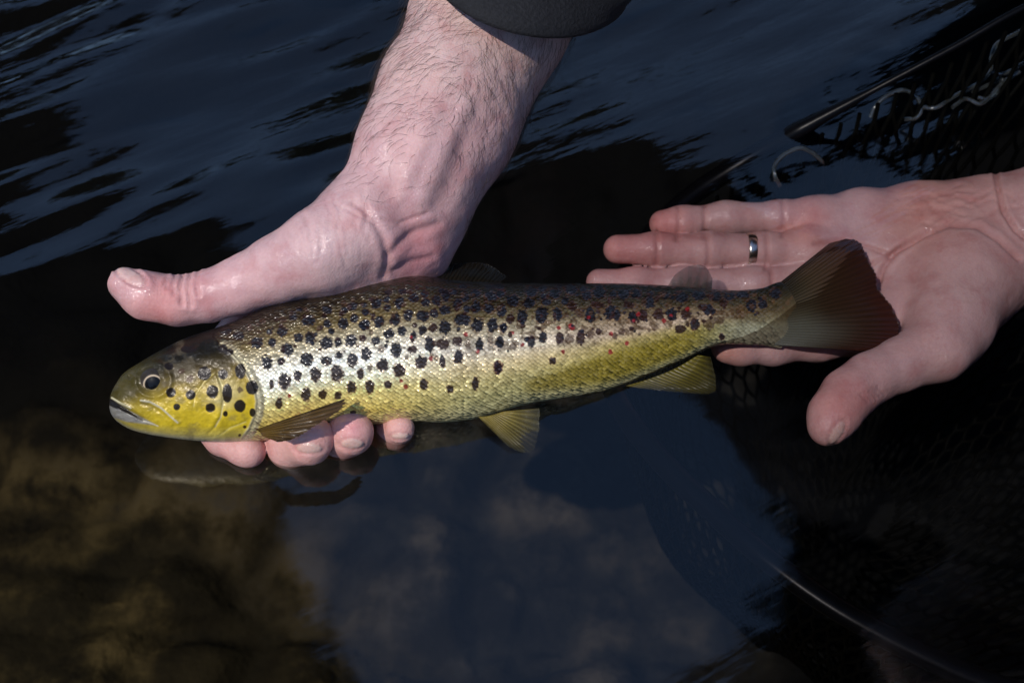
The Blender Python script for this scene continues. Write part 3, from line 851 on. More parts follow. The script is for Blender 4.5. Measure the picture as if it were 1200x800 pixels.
def build_fish():
    root_p = M(440, 420, 0.03)
    t = empty('brown_trout', tuple(root_p), 'spotted brown trout with yellow belly lying across two wet hands', 'fish')
    nu = 960
    us = np.concatenate([128 + 16 * np.linspace(0, 1, 60) ** 1.6, np.linspace(144, 935, nu - 60)[1:], ]); nu = len(us)
    nf, nb_ = 300, 50
    phi = np.concatenate([np.linspace(0, np.pi, nf, endpoint=False), np.linspace(np.pi, 2 * np.pi, nb_, endpoint=False)]); nv = len(phi)
    yt, yb, dc, w = f_top(us), f_bot(us), f_dep(us), f_wid(us)
    yc = (yt + yb) / 2; hh = np.maximum((yb - yt) / 2, 0.5)
    U = us[:, None] - 20 * smooth(885, 935, us)[:, None] * np.cos(phi)[None] ** 2
    cph, sph = np.cos(phi)[None], np.sin(phi)[None]
    px = 0.86
    Vv = yc[:, None] - hh[:, None] * np.sign(cph) * np.abs(cph) ** 0.92
    side = np.sign(sph) * np.abs(sph) ** px
    D = dc[:, None] + w[:, None] * side
    rel = fish_disp(U.ravel(), Vv.ravel()).reshape(U.shape) * np.clip(np.abs(sph) * 1.6, 0, 1) * np.sign(sph)
    D = D + rel
    # belly pinched a little where the fingers hold it, flank gently uneven
    D = D + 0.0006 * fbm(U / 45, Vv / 30, 71) * sph
    Pw = M(U, Vv, D).reshape(-1, 3)
    F = grid_faces(nu, nv, wrap_v=True)
    # end caps
    c0 = Pw[:nv].mean(0); c1 = Pw[-nv:].mean(0)
    b = len(Pw)
    Pw = np.vstack([Pw, c0, c1])
    i = np.arange(nv); j = (i + 1) % nv
    F = np.vstack([F, np.stack([i, j, np.full(nv, b), np.full(nv, b)], -1)[:, [0, 1, 2, 2]], np.stack([j + (nu - 1) * nv, i + (nu - 1) * nv, np.full(nv, b + 1), np.full(nv, b + 1)], -1)])
    quads = F[:(nu - 1) * nv]
    u = np.append(U.ravel(), [128, 935]); v = np.append(Vv.ravel(), [473, 369])
    r = (v - np.interp(u, us, yt)) / np.maximum(np.interp(u, us, yb) - np.interp(u, us, yt), 1)
    gx = interp(v, [(370, 268), (395, 252), (405, 259), (412, 270), (424, 281), (440, 291), (456, 298), (470, 301), (486, 299), (503, 292), (514, 284), (520, 278)])
    head = smooth(1.2, -1.2, u - gx)
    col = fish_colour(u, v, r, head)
    scales = (1 - smooth(6, -4, u - gx)) * smooth(930, 900, u)
    lum = col.mean(1)
    silver = np.clip(0.20 * smooth(.22, .45, r) * smooth(.95, .7, r) * scales * smooth(.06, .25, lum), 0, 1) + 0.12 * scales
    silver = silver * smooth(700, 560, u) * 0.9 + 0.06
    # scale grid follows the skin
    arc = np.cumsum(np.hypot(np.gradient(Vv, axis=1), np.gradient(D / KPX, axis=1)), axis=1)
    arc = arc - arc[:, nf // 2][:, None] + yc[:, None]
    A = np.append(arc.ravel(), [0, 0])
    pitch = interp(u, [(280, 4.6), (500, 4.4), (900, 3.6)])
    uv = np.stack([u / 6.4, A / 5.0], -1)
    me_faces = quads
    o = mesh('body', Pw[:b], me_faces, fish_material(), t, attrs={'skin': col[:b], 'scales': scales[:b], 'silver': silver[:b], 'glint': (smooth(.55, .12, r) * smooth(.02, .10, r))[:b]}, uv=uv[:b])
    # eye
    eu, ev = 179.0, 446.5
    d_e = float(f_dep(eu) + f_wid(eu) * 0.93)
    R_ = 15.5; n1, n2 = 28, 48
    rr = np.linspace(0, 1, n1); an = np.linspace(0, 2 * np.pi, n2, endpoint=False)
    RR, AN = np.meshgrid(rr, an, indexing='ij')
    Ue = eu + R_ * RR * np.cos(AN); Ve = ev + R_ * RR * np.sin(AN)
    De = d_e + 0.0034 * np.sqrt(np.clip(1 - RR ** 2 * 0.92, 0, 1)) - 0.0026
    Vx = M(Ue, Ve, De).reshape(-1, 3)
    uu, vv = Ue.ravel(), Ve.ravel()
    q = np.hypot((uu - 179.5) , (vv - 450.5)) 
    iris = np.array([.040, .029, .020]) * (1 + 0.5 * fbm(uu / 2.5, vv / 2.5, 5))[:, None]
    up = smooth(452, 436, vv)[:, None]
    iris = iris * (1 - 0.6 * up) + np.array([.030, .028, .026]) * 0.6 * up
    ring = smooth(12.2, 11.2, q)[:, None] * smooth(9.3, 10.0, q)[:, None]
    iris = iris * (1 - ring * 0.9) + np.array([.56, .43, .28]) * ring * 0.95
    pup = smooth(10.6, 9.8, np.hypot(uu - 179.5, (vv - 450.0) * 1.12))[:, None]
    iris = iris * (1 - pup) + np.array([.004, .004, .005]) * pup
    rimc = smooth(13.6, 15, np.hypot(uu - eu, vv - ev))[:, None]
    iris = iris * (1 - rimc) + np.array([.035, .032, .026]) * rimc
    m, nt, N, L, P = new_mat('trout_eye')
    L.new(attr(nt, 'skin').outputs['Color'], P.inputs['Base Color'])
    P.inputs['Roughness'].default_value = 0.4; P.inputs['Specular IOR Level'].default_value = 0.05; P.inputs['Coat Weight'].default_value = 0.25; P.inputs['Coat Roughness'].default_value = 0.02
    mesh('eye', Vx, grid_faces(n1, n2, wrap_v=True), m, t, attrs={'skin': np.clip(iris, 0, 1)})
    # fins
    def brown(lo, hi, edge=None):
        lo, hi = np.array(lo), np.array(hi)
        def f(a, b, ray, u, v):
            c = lo * (1 - b)[:, None] + hi * b[:, None]
            c = c * (0.65 + 0.6 * ray)[:, None] * (1 + 0.25 * fbm(u / 8, v / 8, 8))[:, None]
            if edge is not None:
                k = smooth(0.10, 0.0, a)[:, None] * 0.7
                c = c * (1 - k) + np.array(edge) * k
            return c
        return f
    dp = float(f_dep(305) + f_wid(305))
    fin('pectoral_fin', [(299, 503), (304, 506), (308, 511)], [(404, 467), (400, 479), (372, 497), (346, 513), (326, 518)], [dp * 0.98 + .001, dp - .001, dp - .003], [dp + 0.0015, dp + .004, dp + .008, dp + .007, dp + .004], 4, t,
        brown((.12, .070, .016), (.060, .034, .014), (.02, .014, .008)), (1.0, 0.95), 0.03, 0.0007, bulge=0.003)
    dv = float(f_dep(575) + f_wid(575) * 0.35)
    fin('pelvic_fin', [(560, 488), (572, 487), (590, 482)], [(572, 500), (598, 524), (621, 530), (630, 512), (633, 478)], [dv, dv, dv - .004], [dv + .004, dv + .006, dv + .004, dv, dv - .002], 8, t,
        brown((.24, .18, .035), (.075, .066, .032), (.16, .13, .05)), (0.85, 0.22), 0.02, 0.0003)
    da = float(f_dep(780))
    fin('anal_fin', [(733, 452), (760, 444), (790, 432), (818, 416)], [(752, 455), (790, 459), (832, 461), (839, 449), (833, 418)], [da + .004, da + .003, da + .001, da], [da + .006, da + .008, da + .007, da + .004, da], 9, t,
        brown((.20, .165, .020), (.045, .038, .009), (.20, .17, .05)), (1.0, 0.6), 0.015, 0.0004)
    db = float(f_dep(530))
    fin('dorsal_fin', [(488, 326), (520, 329), (550, 332), (582, 334)], [(496, 316), (530, 309), (568, 309), (594, 324)], [db - .004, db - .004, db - .005, db - .006], [db - .012, db - .016, db - .018, db - .014], 10, t,
        brown((.010, .008, .005), (.008, .006, .004)), (1.0, 0.85), 0.03)
    df = float(f_dep(810))
    fin('adipose_fin', [(782, 338), (806, 339), (834, 340)], [(782, 336), (792, 321), (810, 311), (826, 312), (835, 326)], [df - .002] * 3, [df - .008, df - .009, df - .009], 3, t,
        brown((.020, .016, .010), (.040, .036, .036)), (0.75, 0.30), 0, 0.0002)
    dt = float(f_dep(915))
    def tailc(a, b, ray, u, v):
        lo = np.array([.085, .062, .026]); hi = np.array([.070, .022, .014])
        c = lo * (1 - b)[:, None] + hi * b[:, None]
        k = smooth(.55, .8, a)[:, None] * smooth(.75, .2, b)[:, None]
        c = c * (1 - k) + np.array([.20, .19, .14]) * k
        tg = np.stack([np.interp(a, [0, .2, .42, .54, .68, 1], [.012, .035, .080, .13, .20, .22]), np.interp(a, [0, .2, .42, .54, .68, 1], [.009, .027, .058, .11, .20, .22]), np.interp(a, [0, .2, .42, .54, .68, 1], [.005, .013, .028, .06, .14, .17])], -1)
        k = smooth(.45, .12, b)[:, None]; c = c * (1 - k) + tg * k
        k = (smooth(.78, .95, b) * smooth(.45, .6, a))[:, None]
        c = c * (1 - k) + np.array([.085, .024, .014]) * k
        k = smooth(.12, .0, a)[:, None]; c = c * (1 - k) + np.array([.030, .018, .010]) * k
        return c * (0.46 + 0.08 * ray)[:, None]
    fin('tail_fin', [(905, 338), (915, 352), (920, 368), (915, 386), (905, 404)], [(972, 285), (994, 280), (1009, 286), (1016, 303), (1026, 322), (1028, 338), (1043, 356), (1053, 378), (1050, 395), (1036, 407), (1008, 411)],
        [dt] * 3, [dz(1006, 280, -.004), dz(1026, 330, -.007), dz(1045, 360, -.004), dz(1040, 404, -.006)], 15, t, tailc, (1.0, 0.88), 0.010, 0.0006, nu=140, nv=60, bulge=0.001)

build_fish()

# ------------------------------------------------------------------ the angler: arms, hands, jacket
def skin_material():
    m, nt, N, L, P = new_mat('wet_skin')
    c = attr(nt, 'skin').outputs['Color']
    mot = ramp(nt, noise(nt, 95.0, 4, 0.6), [(0.30, (0.88, 0.70, 0.70)), (0.5, (1.0, 1.0, 1.0)), (0.72, (1.10, 1.12, 1.10))])
    c = mixc(nt, 0.8, c, mot, 'MULTIPLY')
    fine = ramp(nt, noise(nt, 700.0, 3, 0.6), [(0.3, (0.93, 0.88, 0.88)), (0.7, (1.05, 1.05, 1.05))])
    c = mixc(nt, 0.7, c, fine, 'MULTIPLY')
    L.new(c, P.inputs['Base Color'])
    P.inputs['Subsurface Weight'].default_value = 0.22
    P.inputs['Subsurface Radius'].default_value = (1.0, 0.35, 0.2)
    P.inputs['Subsurface Scale'].default_value = 0.004
    wet = noise(nt, 60.0, 3, 0.6)
    rr = N.new('ShaderNodeMapRange'); L.new(wet, rr.inputs[0])
    rr.inputs[1].default_value = 0.4; rr.inputs[2].default_value = 0.65; rr.inputs[3].default_value = 0.60; rr.inputs[4].default_value = 0.42
    L.new(rr.outputs[0], P.inputs['Roughness'])
    P.inputs['Specular IOR Level'].default_value = 0.32
    cw = N.new('ShaderNodeMapRange'); L.new(wet, cw.inputs[0])
    cw.inputs[1].default_value = 0.46; cw.inputs[2].default_value = 0.60; cw.inputs[3].default_value = 0.0; cw.inputs[4].default_value = 1.0
    L.new(math_node(nt, 'MULTIPLY', cw.outputs[0], attr(nt, 'wet').outputs['Fac']), P.inputs['Coat Weight'])
    P.inputs['Coat Roughness'].default_value = 0.09
    vor = N.new('ShaderNodeTexVoronoi'); vor.inputs['Scale'].default_value = 1100.0
    g = N.new('ShaderNodeNewGeometry'); L.new(g.outputs['Position'], vor.inputs['Vector'])
    b1 = bump(nt, vor.outputs['Distance'], 0.30, 0.0003)
    b2 = bump(nt, noise(nt, 260.0, 4, 0.6), 0.35, 0.0007, b1)
    L.new(b2, P.inputs['Normal'])
    L.new(bump(nt, noise(nt, 700.0, 3, 0.6), 0.65, 0.0008, b2), P.inputs['Coat Normal'])
    return m

SKIN = skin_material()

def node(u, v, d, r):
    return (M(u, v, d), r * sc(d))
def nodez(u, v, z, r):
    d = float(dz(u, v, z))
    return (M(u, v, d), r * sc(d))

# right hand (arm from above): palm under the fish, thumb out to the left, fingertips curling up in front of the belly
def rnode(u, v, d, r):
    return node(u, v, d - 0.017, r)
RH_FOREARM = [rnode(760, -400, .036, 84), rnode(645, -140, .002, 80), rnode(568, 20, .018, 82), rnode(523, 110, .030, 76), rnode(488, 180, .039, 67), rnode(462, 230, .042, 56)]
RH_ARM2 = [rnode(720, -300, .014, 70), rnode(600, 20, .010, 60), rnode(540, 165, .026, 51), rnode(503, 236, .030, 43), rnode(484, 280, .028, 39)]
RH_THUMB = [rnode(420, 268, .050, 54), rnode(372, 296, .054, 46), rnode(325, 316, .052, 37), rnode(283, 334, .051, 30), rnode(244, 347, .051, 27), rnode(208, 352.5, .052, 26), rnode(172, 346, .054, 24.5), rnode(146, 332.5, .055, 19.5)]
RH_PALM = [[rnode(455, 255, .036, 58), rnode(420, 330, .020, 50), rnode(375, 395, .008, 42)], [rnode(482, 275, .028, 42), rnode(470, 340, .010, 42), rnode(455, 415, .000, 36)], [rnode(440, 300, .030, 50), rnode(400, 400, .006, 44), rnode(420, 430, .002, 36)], [rnode(400, 300, .036, 46), rnode(345, 380, .020, 34)]]
RH_FINGERS = [
    [rnode(350, 380, .020, 33), rnode(292, 386, .030, 27), rnode(238, 430, .034, 25), rnode(244, 490, .040, 23), rnode(262, 512, .046, 20.5), rnode(287, 526, .050, 18.5), rnode(293, 529, .051, 17)],
    [rnode(372, 405, .008, 34), rnode(322, 465, .014, 28), rnode(326, 510, .032, 28), rnode(342, 519, .046, 27.5), rnode(362, 515, .056, 26), rnode(366, 512, .058, 22)],
    [rnode(425, 420, .000, 33), rnode(378, 478, .010, 27), rnode(386, 508, .028, 26), rnode(402, 511, .044, 25), rnode(412, 507, .053, 23), rnode(414, 505, .055, 20)],
    [rnode(455, 420, -.003, 30), rnode(440, 475, .008, 23), rnode(448, 500, .022, 21), rnode(463, 504, .038, 19.5), rnode(469, 502, .047, 17)]]

def right_arm_f(p):
    arm = smin(chain(p, RH_FOREARM, .010), chain(p, RH_ARM2, .010), .016)
    thumb = chain(p, RH_THUMB, .006)
    palm = None
    for c in RH_PALM:
        f = chain(p, c, .012); palm = f if palm is None else smin(palm, f, .014)
    f = smin(arm, palm, .014)
    f = smin(f, thumb, .012)
    fing = None
    for c in RH_FINGERS:
        g = chain(p, c, .005); fing = g if fing is None else np.minimum(fing, g)
    f = smin(f, fing, .008)
    return f

def crease(h, u, v, pts, w, depth, extra=0.0):
    q = poly_dist(u, v, pts)
    return h - depth * np.exp(-(q / w) ** 2) + extra * np.exp(-((q - 2.2 * w) / w) ** 2)

def blend(c, k, col):
    return c * (1 - k[:, None]) + np.array(col) * k[:, None]

def spot(u, v, x, y, r):
    return np.exp(-(((u - x) ** 2 + (v - y) ** 2) / r ** 2))

def build_right_arm():
    lo = np.array([-0.22, -0.13, -0.06]); hi = np.array([0.10, 0.30, 0.22])
    V, Q = surface(right_arm_f, lo, hi, 0.00095)
    Nn = gradn(right_arm_f, V, 0.0006)
    u, v, d = unproject(V)
    front = smooth(-0.1, 0.25, -CP * Nn[:, 1] + SP * Nn[:, 2])
    h = np.zeros(len(V))
    # thumb joint creases
    for k, (x, y0, y1, w, a) in enumerate([(203, 322, 345, 2.4, .0008), (212, 318, 356, 2.8, .0013), (221, 316, 358, 2.6, .0012), (230, 314, 345, 2.4, .0007), (195, 326, 338, 2.2, .0005)]):
        h = crease(h, u, v, [(x + 2, y0), (x - 1, (y0 + y1) / 2), (x + 2, y1)], w, a, .0003)
    # wrinkles at the base of the thumb and over the thenar
    r = np.random.default_rng(3)
    for k in range(26):
        x = 345 + r.random() * 95; y = 255 + r.random() * 55 - (x - 345) * 0.25
        L_ = 18 + r.random() * 30
        h = crease(h, u, v, [(x, y - L_ * 0.5), (x + 5 + r.normal() * 2, y), (x + 4 + r.normal() * 3, y + L_ * 0.5)], 2.0, .00012 + .0002 * r.random(), .00005)
    h = crease(h, u, v, [(450, 324), (454, 306), (450, 280), (440, 262), (426, 244), (414, 238)], 4.5, .0011, .0001)
    h = crease(h, u, v, [(455, 300), (470, 284), (490, 272), (512, 262)], 4.5, .0008, .0002)
    h = crease(h, u, v, [(448, 256), (470, 262), (500, 250)], 1.8, .0007)
    h = crease(h, u, v, [(462, 318), (478, 308), (505, 300)], 4.0, .0006)
    for k in range(7):
        y = 238 + k * 4
        h = crease(h, u, v, [(385 + k * 8, y - 2), (410 + k * 7, y + 8), (432 + k * 5, y + 6)], 1.2, .00030)
    # tendons and hollow at the wrist
    h = h - .0018 * np.exp(-(poly_dist(u, v, [(462, 226), (474, 255), (484, 280)]) / 15) ** 2) + .0018 * spot(u, v, 400, 285, 34) + .0012 * spot(u, v, 500, 300, 18)
    h = h + .0011 * np.exp(-(poly_dist(u, v, [(545, 120), (522, 170), (494, 232)]) / 11) ** 2) + .0010 * np.exp(-(poly_dist(u, v, [(510, 130), (487, 185), (468, 230)]) / 12) ** 2)
    h = h - .0012 * np.exp(-(poly_dist(u, v, [(546, 165), (532, 205), (518, 240)]) / 12) ** 2)
    # thumbnail: slightly flattened plate with a fold round it
    nq = np.hypot(((u - 153) * 0.87 + (v - 323) * 0.50) / 19, (-(u - 153) * 0.50 + (v - 323) * 0.87) / 8.5)
    h = h - .0009 * np.exp(-((nq - 1.08) / 0.13) ** 2) * (v < 345)
    h = h + .0004 * np.exp(-((nq - 1.4) / 0.2) ** 2)
    # fingertip nails seen on end
    nails = [((362, 525), (16, 6.0)), ((413, 520), (14, 6.0)), ((469, 511), (11, 4.0))]
    nm = np.zeros(len(V))
    for (x, y), (a, b) in nails:
        q = np.hypot((u - x) / a, (v - y - 0.012 * (u - x) ** 2 * 0) / b)
        h = h - .0006 * np.exp(-((q - 1.1) / 0.18) ** 2) * (d > 0.013)
        nm = np.maximum(nm, smooth(1.05, .85, q) * (d > 0.013))
    h = h + .0006 * fbm3(V, 90, 5) + .0010 * fbm3(V, 34, 8)
    V = V + Nn * (h * front)[:, None]
    base = np.tile(np.array([.545, .340, .325]), (len(V), 1))
    base = blend(base, smooth(190, 60, v) * 0.55, (.58, .42, .355))
    base = blend(base, 0.75 * spot(u, v, 185, 360, 42), (.62, .25, .22))
    base = blend(base, 0.55 * spot(u, v, 265, 345, 45), (.62, .33, .31))
    base = blend(base, 0.8 * spot(u, v, 490, 300, 40), (.62, .25, .25))
    base = blend(base, 0.5 * spot(u, v, 400, 290, 46), (.60, .43, .40))
    base = blend(base, 0.45 * spot(u, v, 490, 190, 50), (.62, .36, .33))
    base = blend(base, 0.9 * smooth(470, 485, v), (.62, .33, .28))
    base = blend(base, 0.8 * spot(u, v, 410, 500, 16), (.66, .28, .28)); base = blend(base, 0.8 * spot(u, v, 372, 504, 14), (.66, .30, .27))
    nk = smooth(1.02, .9, nq) * (v < 345) * front
    base = blend(base, nk * 0.8, (.66, .44, .38))
    base = blend(base, smooth(.12, .0, np.abs(nq - 1.04)) * 0.3 * (v < 345) * (u < 172), (.50, .26, .22))
    base = blend(base, nm * 0.65, (.60, .45, .36))
    # redness in the folds
    base = blend(base, np.clip(-h / .0012, 0, 1) * 0.28, (.48, .22, .20))
    wet = 0.12 + 0.8 * smooth(110, 170, v)
    wet = wet * (1 - 0.6 * spot(u, v, 390, 285, 60))
    return V, Q, base, wet, Nn

# left hand (arm from the right): open palm just under the surface, fingers to the left, thumb towards the viewer
LH_FINGERS = [
    [nodez(960, 256, -.020, 24), nodez(915, 256, -.018, 19.5), nodez(850, 256, -.017, 18.5), nodez(800, 260, -.016, 17), nodez(777, 262, -.016, 16)],
    [nodez(945, 294, -.021, 25), nodez(895, 294, -.019, 20.5), nodez(830, 293, -.017, 20), nodez(770, 292, -.016, 18.5), nodez(724, 292, -.015, 17)],
    [nodez(945, 335, -.026, 26), nodez(885, 334, -.024, 21), nodez(800, 334, -.024, 20), nodez(745, 333, -.023, 18), nodez(702, 330, -.022, 15)],
    [nodez(1010, 388, -.024, 28), nodez(960, 400, -.024, 22), nodez(905, 405, -.022, 21), nodez(868, 407, -.021, 19), nodez(851, 407, -.020, 17.5)]]
LH_PALM = [
    [nodez(955, 256, -.020, 24), nodez(1010, 254, -.022, 30), nodez(1075, 256, -.026, 40), nodez(1140, 262, -.030, 50)],
    [nodez(945, 292, -.022, 26), nodez(1040, 290, -.028, 38), nodez(1140, 285, -.032, 50)],
    [nodez(950, 332, -.028, 26), nodez(1040, 325, -.034, 36), nodez(1130, 310, -.034, 50)],
    [nodez(1010, 385, -.025, 28), nodez(1060, 360, -.032, 38), nodez(1130, 330, -.032, 52)]]
LH_THENAR = [nodez(1150, 318, -.030, 60), nodez(1118, 335, -.0285, 66), nodez(1108, 380, -.022, 48), nodez(1096, 410, -.0165, 34)]
LH_THUMB = [nodez(1098, 408, -.0170, 35), nodez(1055, 427, -.0165, 29), nodez(1018, 444, -.0155, 27), nodez(993, 463, -.0145, 27.5), nodez(976, 487, -.0135, 26), nodez(969, 501, -.0130, 20.5)]
LH_ARM = [nodez(1130, 285, -.034, 58), nodez(1185, 283, -.034, 70), nodez(1260, 262, -.020, 76), nodez(1420, 200, .030, 92), nodez(1560, 140, .080, 104)]

def left_arm_f(p):
    palm = None
    for c in LH_PALM:
        f = chain(p, c, .008); palm = f if palm is None else smin(palm, f, .009)
    f = smin(palm, chain(p, LH_THENAR, .012), .006)
    f = smin(f, chain(p, LH_ARM, .012), .014)
    f = smin(f, chain(p, LH_THUMB, .007), .008)
    fing = None
    for c in LH_FINGERS:
        g = chain(p, c, .005); fing = g if fing is None else np.minimum(fing, g)
    return smin(f, fing, .006)

def build_left_arm():
    lo = np.array([0.02, -0.07, -0.075]); hi = np.array([0.42, 0.20, 0.16])
    V, Q = surface(left_arm_f, lo, hi, 0.00105)
    Nn = gradn(left_arm_f, V, 0.0006)
    u, v, d = unproject(V)
    front = smooth(-0.1, 0.25, -CP * Nn[:, 1] + SP * Nn[:, 2])
    h = np.zeros(len(V))
    h = crease(h, u, v, [(1029, 330), (1036, 312), (1051, 294), (1080, 274), (1110, 262), (1146, 264), (1172, 280), (1195, 302)], 3.0, .0019, .0004)
    h = crease(h, u, v, [(1167, 205), (1171, 226), (1176, 248), (1190, 268), (1205, 280)], 2.6, .0018, .0006)
    h = crease(h, u, v, [(955, 285), (985, 280), (1020, 290), (1045, 300)], 2.6, .0014)
    h = crease(h, u, v, [(970, 330), (1000, 320), (1040, 300), (1090, 268)], 2.4, .0012)
    for fx in ((918, 256), (899, 294), (826, 257), (830, 293), (770, 292), (795, 260), (905, 334)):
        h = crease(h, u, v, [(fx[0] - 1, fx[1] - 20), (fx[0] + 1, fx[1]), (fx[0] - 1, fx[1] + 20)], 2.4, .0010)
    r = np.random.default_rng(8)
    for k in range(20):
        x = 1050 + r.random() * 110; y = 225 + r.random() * 40
        h = crease(h, u, v, [(x, y), (x + 18, y - 3 + r.normal() * 5), (x + 38, y + r.normal() * 8)], 1.8, .0005)
    for k in range(5):
        h = crease(h, u, v, [(1008 + k * 5, 462 - k * 2), (1016 + k * 5, 470 - k * 2)], 1.6, .0007)
    for k in range(6):
        h = crease(h, u, v, [(1078 + k * 5, 392), (1083 + k * 5, 405), (1080 + k * 5, 420)], 1.3, .0003)
    nq = np.hypot(((u - 981) * 0.5 - (v - 507) * 0.87) / 16, ((u - 981) * 0.87 + (v - 507) * 0.5) / 6)
    h = h - .0007 * np.exp(-((nq - 1.08) / 0.16) ** 2)
    h = h + .0005 * fbm3(V, 90, 15) + .0010 * fbm3(V, 34, 18)
    V = V + Nn * (h * front)[:, None]
    base = np.tile(np.array([.53, .330, .312]), (len(V), 1))
    for x, y, rad, k, c in ((776, 263, 32, .8, (.58, .21, .19)), (725, 293, 34, .8, (.58, .22, .20)), (945, 262, 30, .8, (.60, .25, .20)), (1070, 238, 60, .65, (.60, .29, .22)), (1010, 300, 40, .4, (.52, .35, .33)),
                            (985, 475, 40, .8, (.58, .25, .22)), (1128, 335, 50, .5, (.55, .38, .35)), (1100, 412, 22, .5, (.60, .40, .36)), (850, 410, 24, .7, (.60, .27, .20)), (1150, 225, 40, .4, (.56, .30, .26)), (715, 328, 30, .4, (.54, .30, .28))):
        base = blend(base, k * spot(u, v, x, y, rad), c)
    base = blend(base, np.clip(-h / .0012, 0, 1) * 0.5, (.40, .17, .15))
    base = blend(base, smooth(1.02, .9, nq) * 0.7, (.60, .42, .36))
    wet = np.full(len(V), 0.6)
    return V, Q, base, wet

def upper_body_f(p):
    J = ANGLER
    f = chain(p, [(J['pelvis'], .15), (J['belly'], .15), (J['chest'], .165)], .06)
    f = smin(f, chain(p, [(J['sh_r'], .075), (J['chest2'], .12), (J['sh_l'], .075)], .05), .06)
    f = smin(f, chain(p, [(J['chest2'], .07), (J['neck'], .058), (J['neck2'], .056)], .02), .03)
    f = smin(f, chain(p, [(J['neck2'], .06), (J['head'], .082), (J['crown'], .078)], .03), .02)
    f = smin(f, chain(p, [(J['nose0'], .012), (J['nose'], .014)], .01), .012)
    for s in (-1, 1):
        f = smin(f, chain(p, [(J['head'] + np.array([s * .078, .01, -.01]), .012), (J['head'] + np.array([s * .082, .016, .02]), .014)], .01), .008)
    f = smin(f, chain(p, [(J['sh_r'], .062), (J['el_r'], .045)], .02), .02)
    f = smin(f, chain(p, [(J['sh_l'], .062), (J['el_l'], .045)], .02), .02)
    return f

el_r = RH_FOREARM[0][0]; el_l = LH_ARM[-1][0]
ANGLER = {'el_r': el_r, 'el_l': el_l, 'sh_r': np.array([.30, .30, .50]), 'sh_l': np.array([.62, .22, .46]), 'chest2': np.array([.46, .30, .48]), 'chest': np.array([.50, .38, .42]),
          'belly': np.array([.58, .58, .24]), 'pelvis': np.array([.62, .76, .02]), 'neck': np.array([.44, .20, .56]), 'neck2': np.array([.43, .17, .60]), 'head': np.array([.42, .12, .66]), 'crown': np.array([.42, .14, .71]),
          'nose0': np.array([.418, .045, .665]), 'nose': np.array([.417, .034, .635])}

def jacket_f(p):
    J = ANGLER
    f = chain(p, [(J['pelvis'], .175), (J['belly'], .175), (J['chest'], .19)], .06)
    f = smin(f, chain(p, [(J['sh_r'], .095), (J['chest2'], .145), (J['sh_l'], .095)], .05), .06)
    f = smin(f, chain(p, [(J['sh_r'], .088), (J['el_r'], .062)], .02), .03)
    f = smin(f, chain(p, [(J['sh_l'], .088), (J['el_l'], .062)], .02), .03)
    f = smin(f, capsule(p, J['neck'] - [0, 0, .03], J['neck'], .075, .072), .02)
    return f + .004 * np.sin(p[:, 2] * 70 + 3 * np.sin(p[:, 0] * 18)).astype(np.float32)

SLANT_SIGN = -1.0
def sleeve(axis_pts, radii, n=72, m=60, seed=1, fold=.0050, slant=0.0):
    """tube of cloth with an open, turned-in cuff at its first point"""
    c = spline(axis_pts, m); rad = np.interp(np.linspace(0, 1, m), np.linspace(0, 1, len(radii)), radii)
    t = np.gradient(c, axis=0); t /= np.linalg.norm(t, axis=1)[:, None]
    view = np.array([0, -CP, SP])
    a = np.cross(t, view); a /= np.linalg.norm(a, axis=1)[:, None]
    b = np.cross(a, t)
    an = np.linspace(0, 2 * np.pi, n, endpoint=False)
    s = np.linspace(0, 1, m)[:, None]
    wr = fold * (vnoise(np.cos(an)[None] * 2.2 + s * 16, np.sin(an)[None] * 2.2 + s * 5, seed) + 0.6 * vnoise(np.cos(an)[None] * 5 + s * 30, np.sin(an)[None] * 5, seed + 4)) * smooth(0.0, 0.12, s)
    R = rad[:, None] + wr
    hem = -0.0022 * np.exp(-((s - 0.11) / 0.014) ** 2)
    R = R + hem
    ring = c[:, None] + R[..., None] * (np.cos(an)[None, :, None] * a[:, None] + np.sin(an)[None, :, None] * b[:, None])
    shift = slant * np.exp(-s / 0.25)[..., None] * (R * np.sin(an)[None])[..., None] * SLANT_SIGN * t[:, None]
    ring = ring + shift
    lip = []
    for k, (dr, dt) in enumerate(((-.0012, -.0010), (-.0030, -.0004), (-.0036, .004), (-.0045, .03))):
        lip.append(c[0] + t[0] * dt + (R[0] + dr)[:, None] * (np.cos(an)[:, None] * a[0] + np.sin(an)[:, None] * b[0]) + shift[0])
    V = np.concatenate([np.array(lip[::-1]).reshape(-1, 3), ring.reshape(-1, 3)])
    return V, grid_faces(m + 4, n, wrap_v=True)

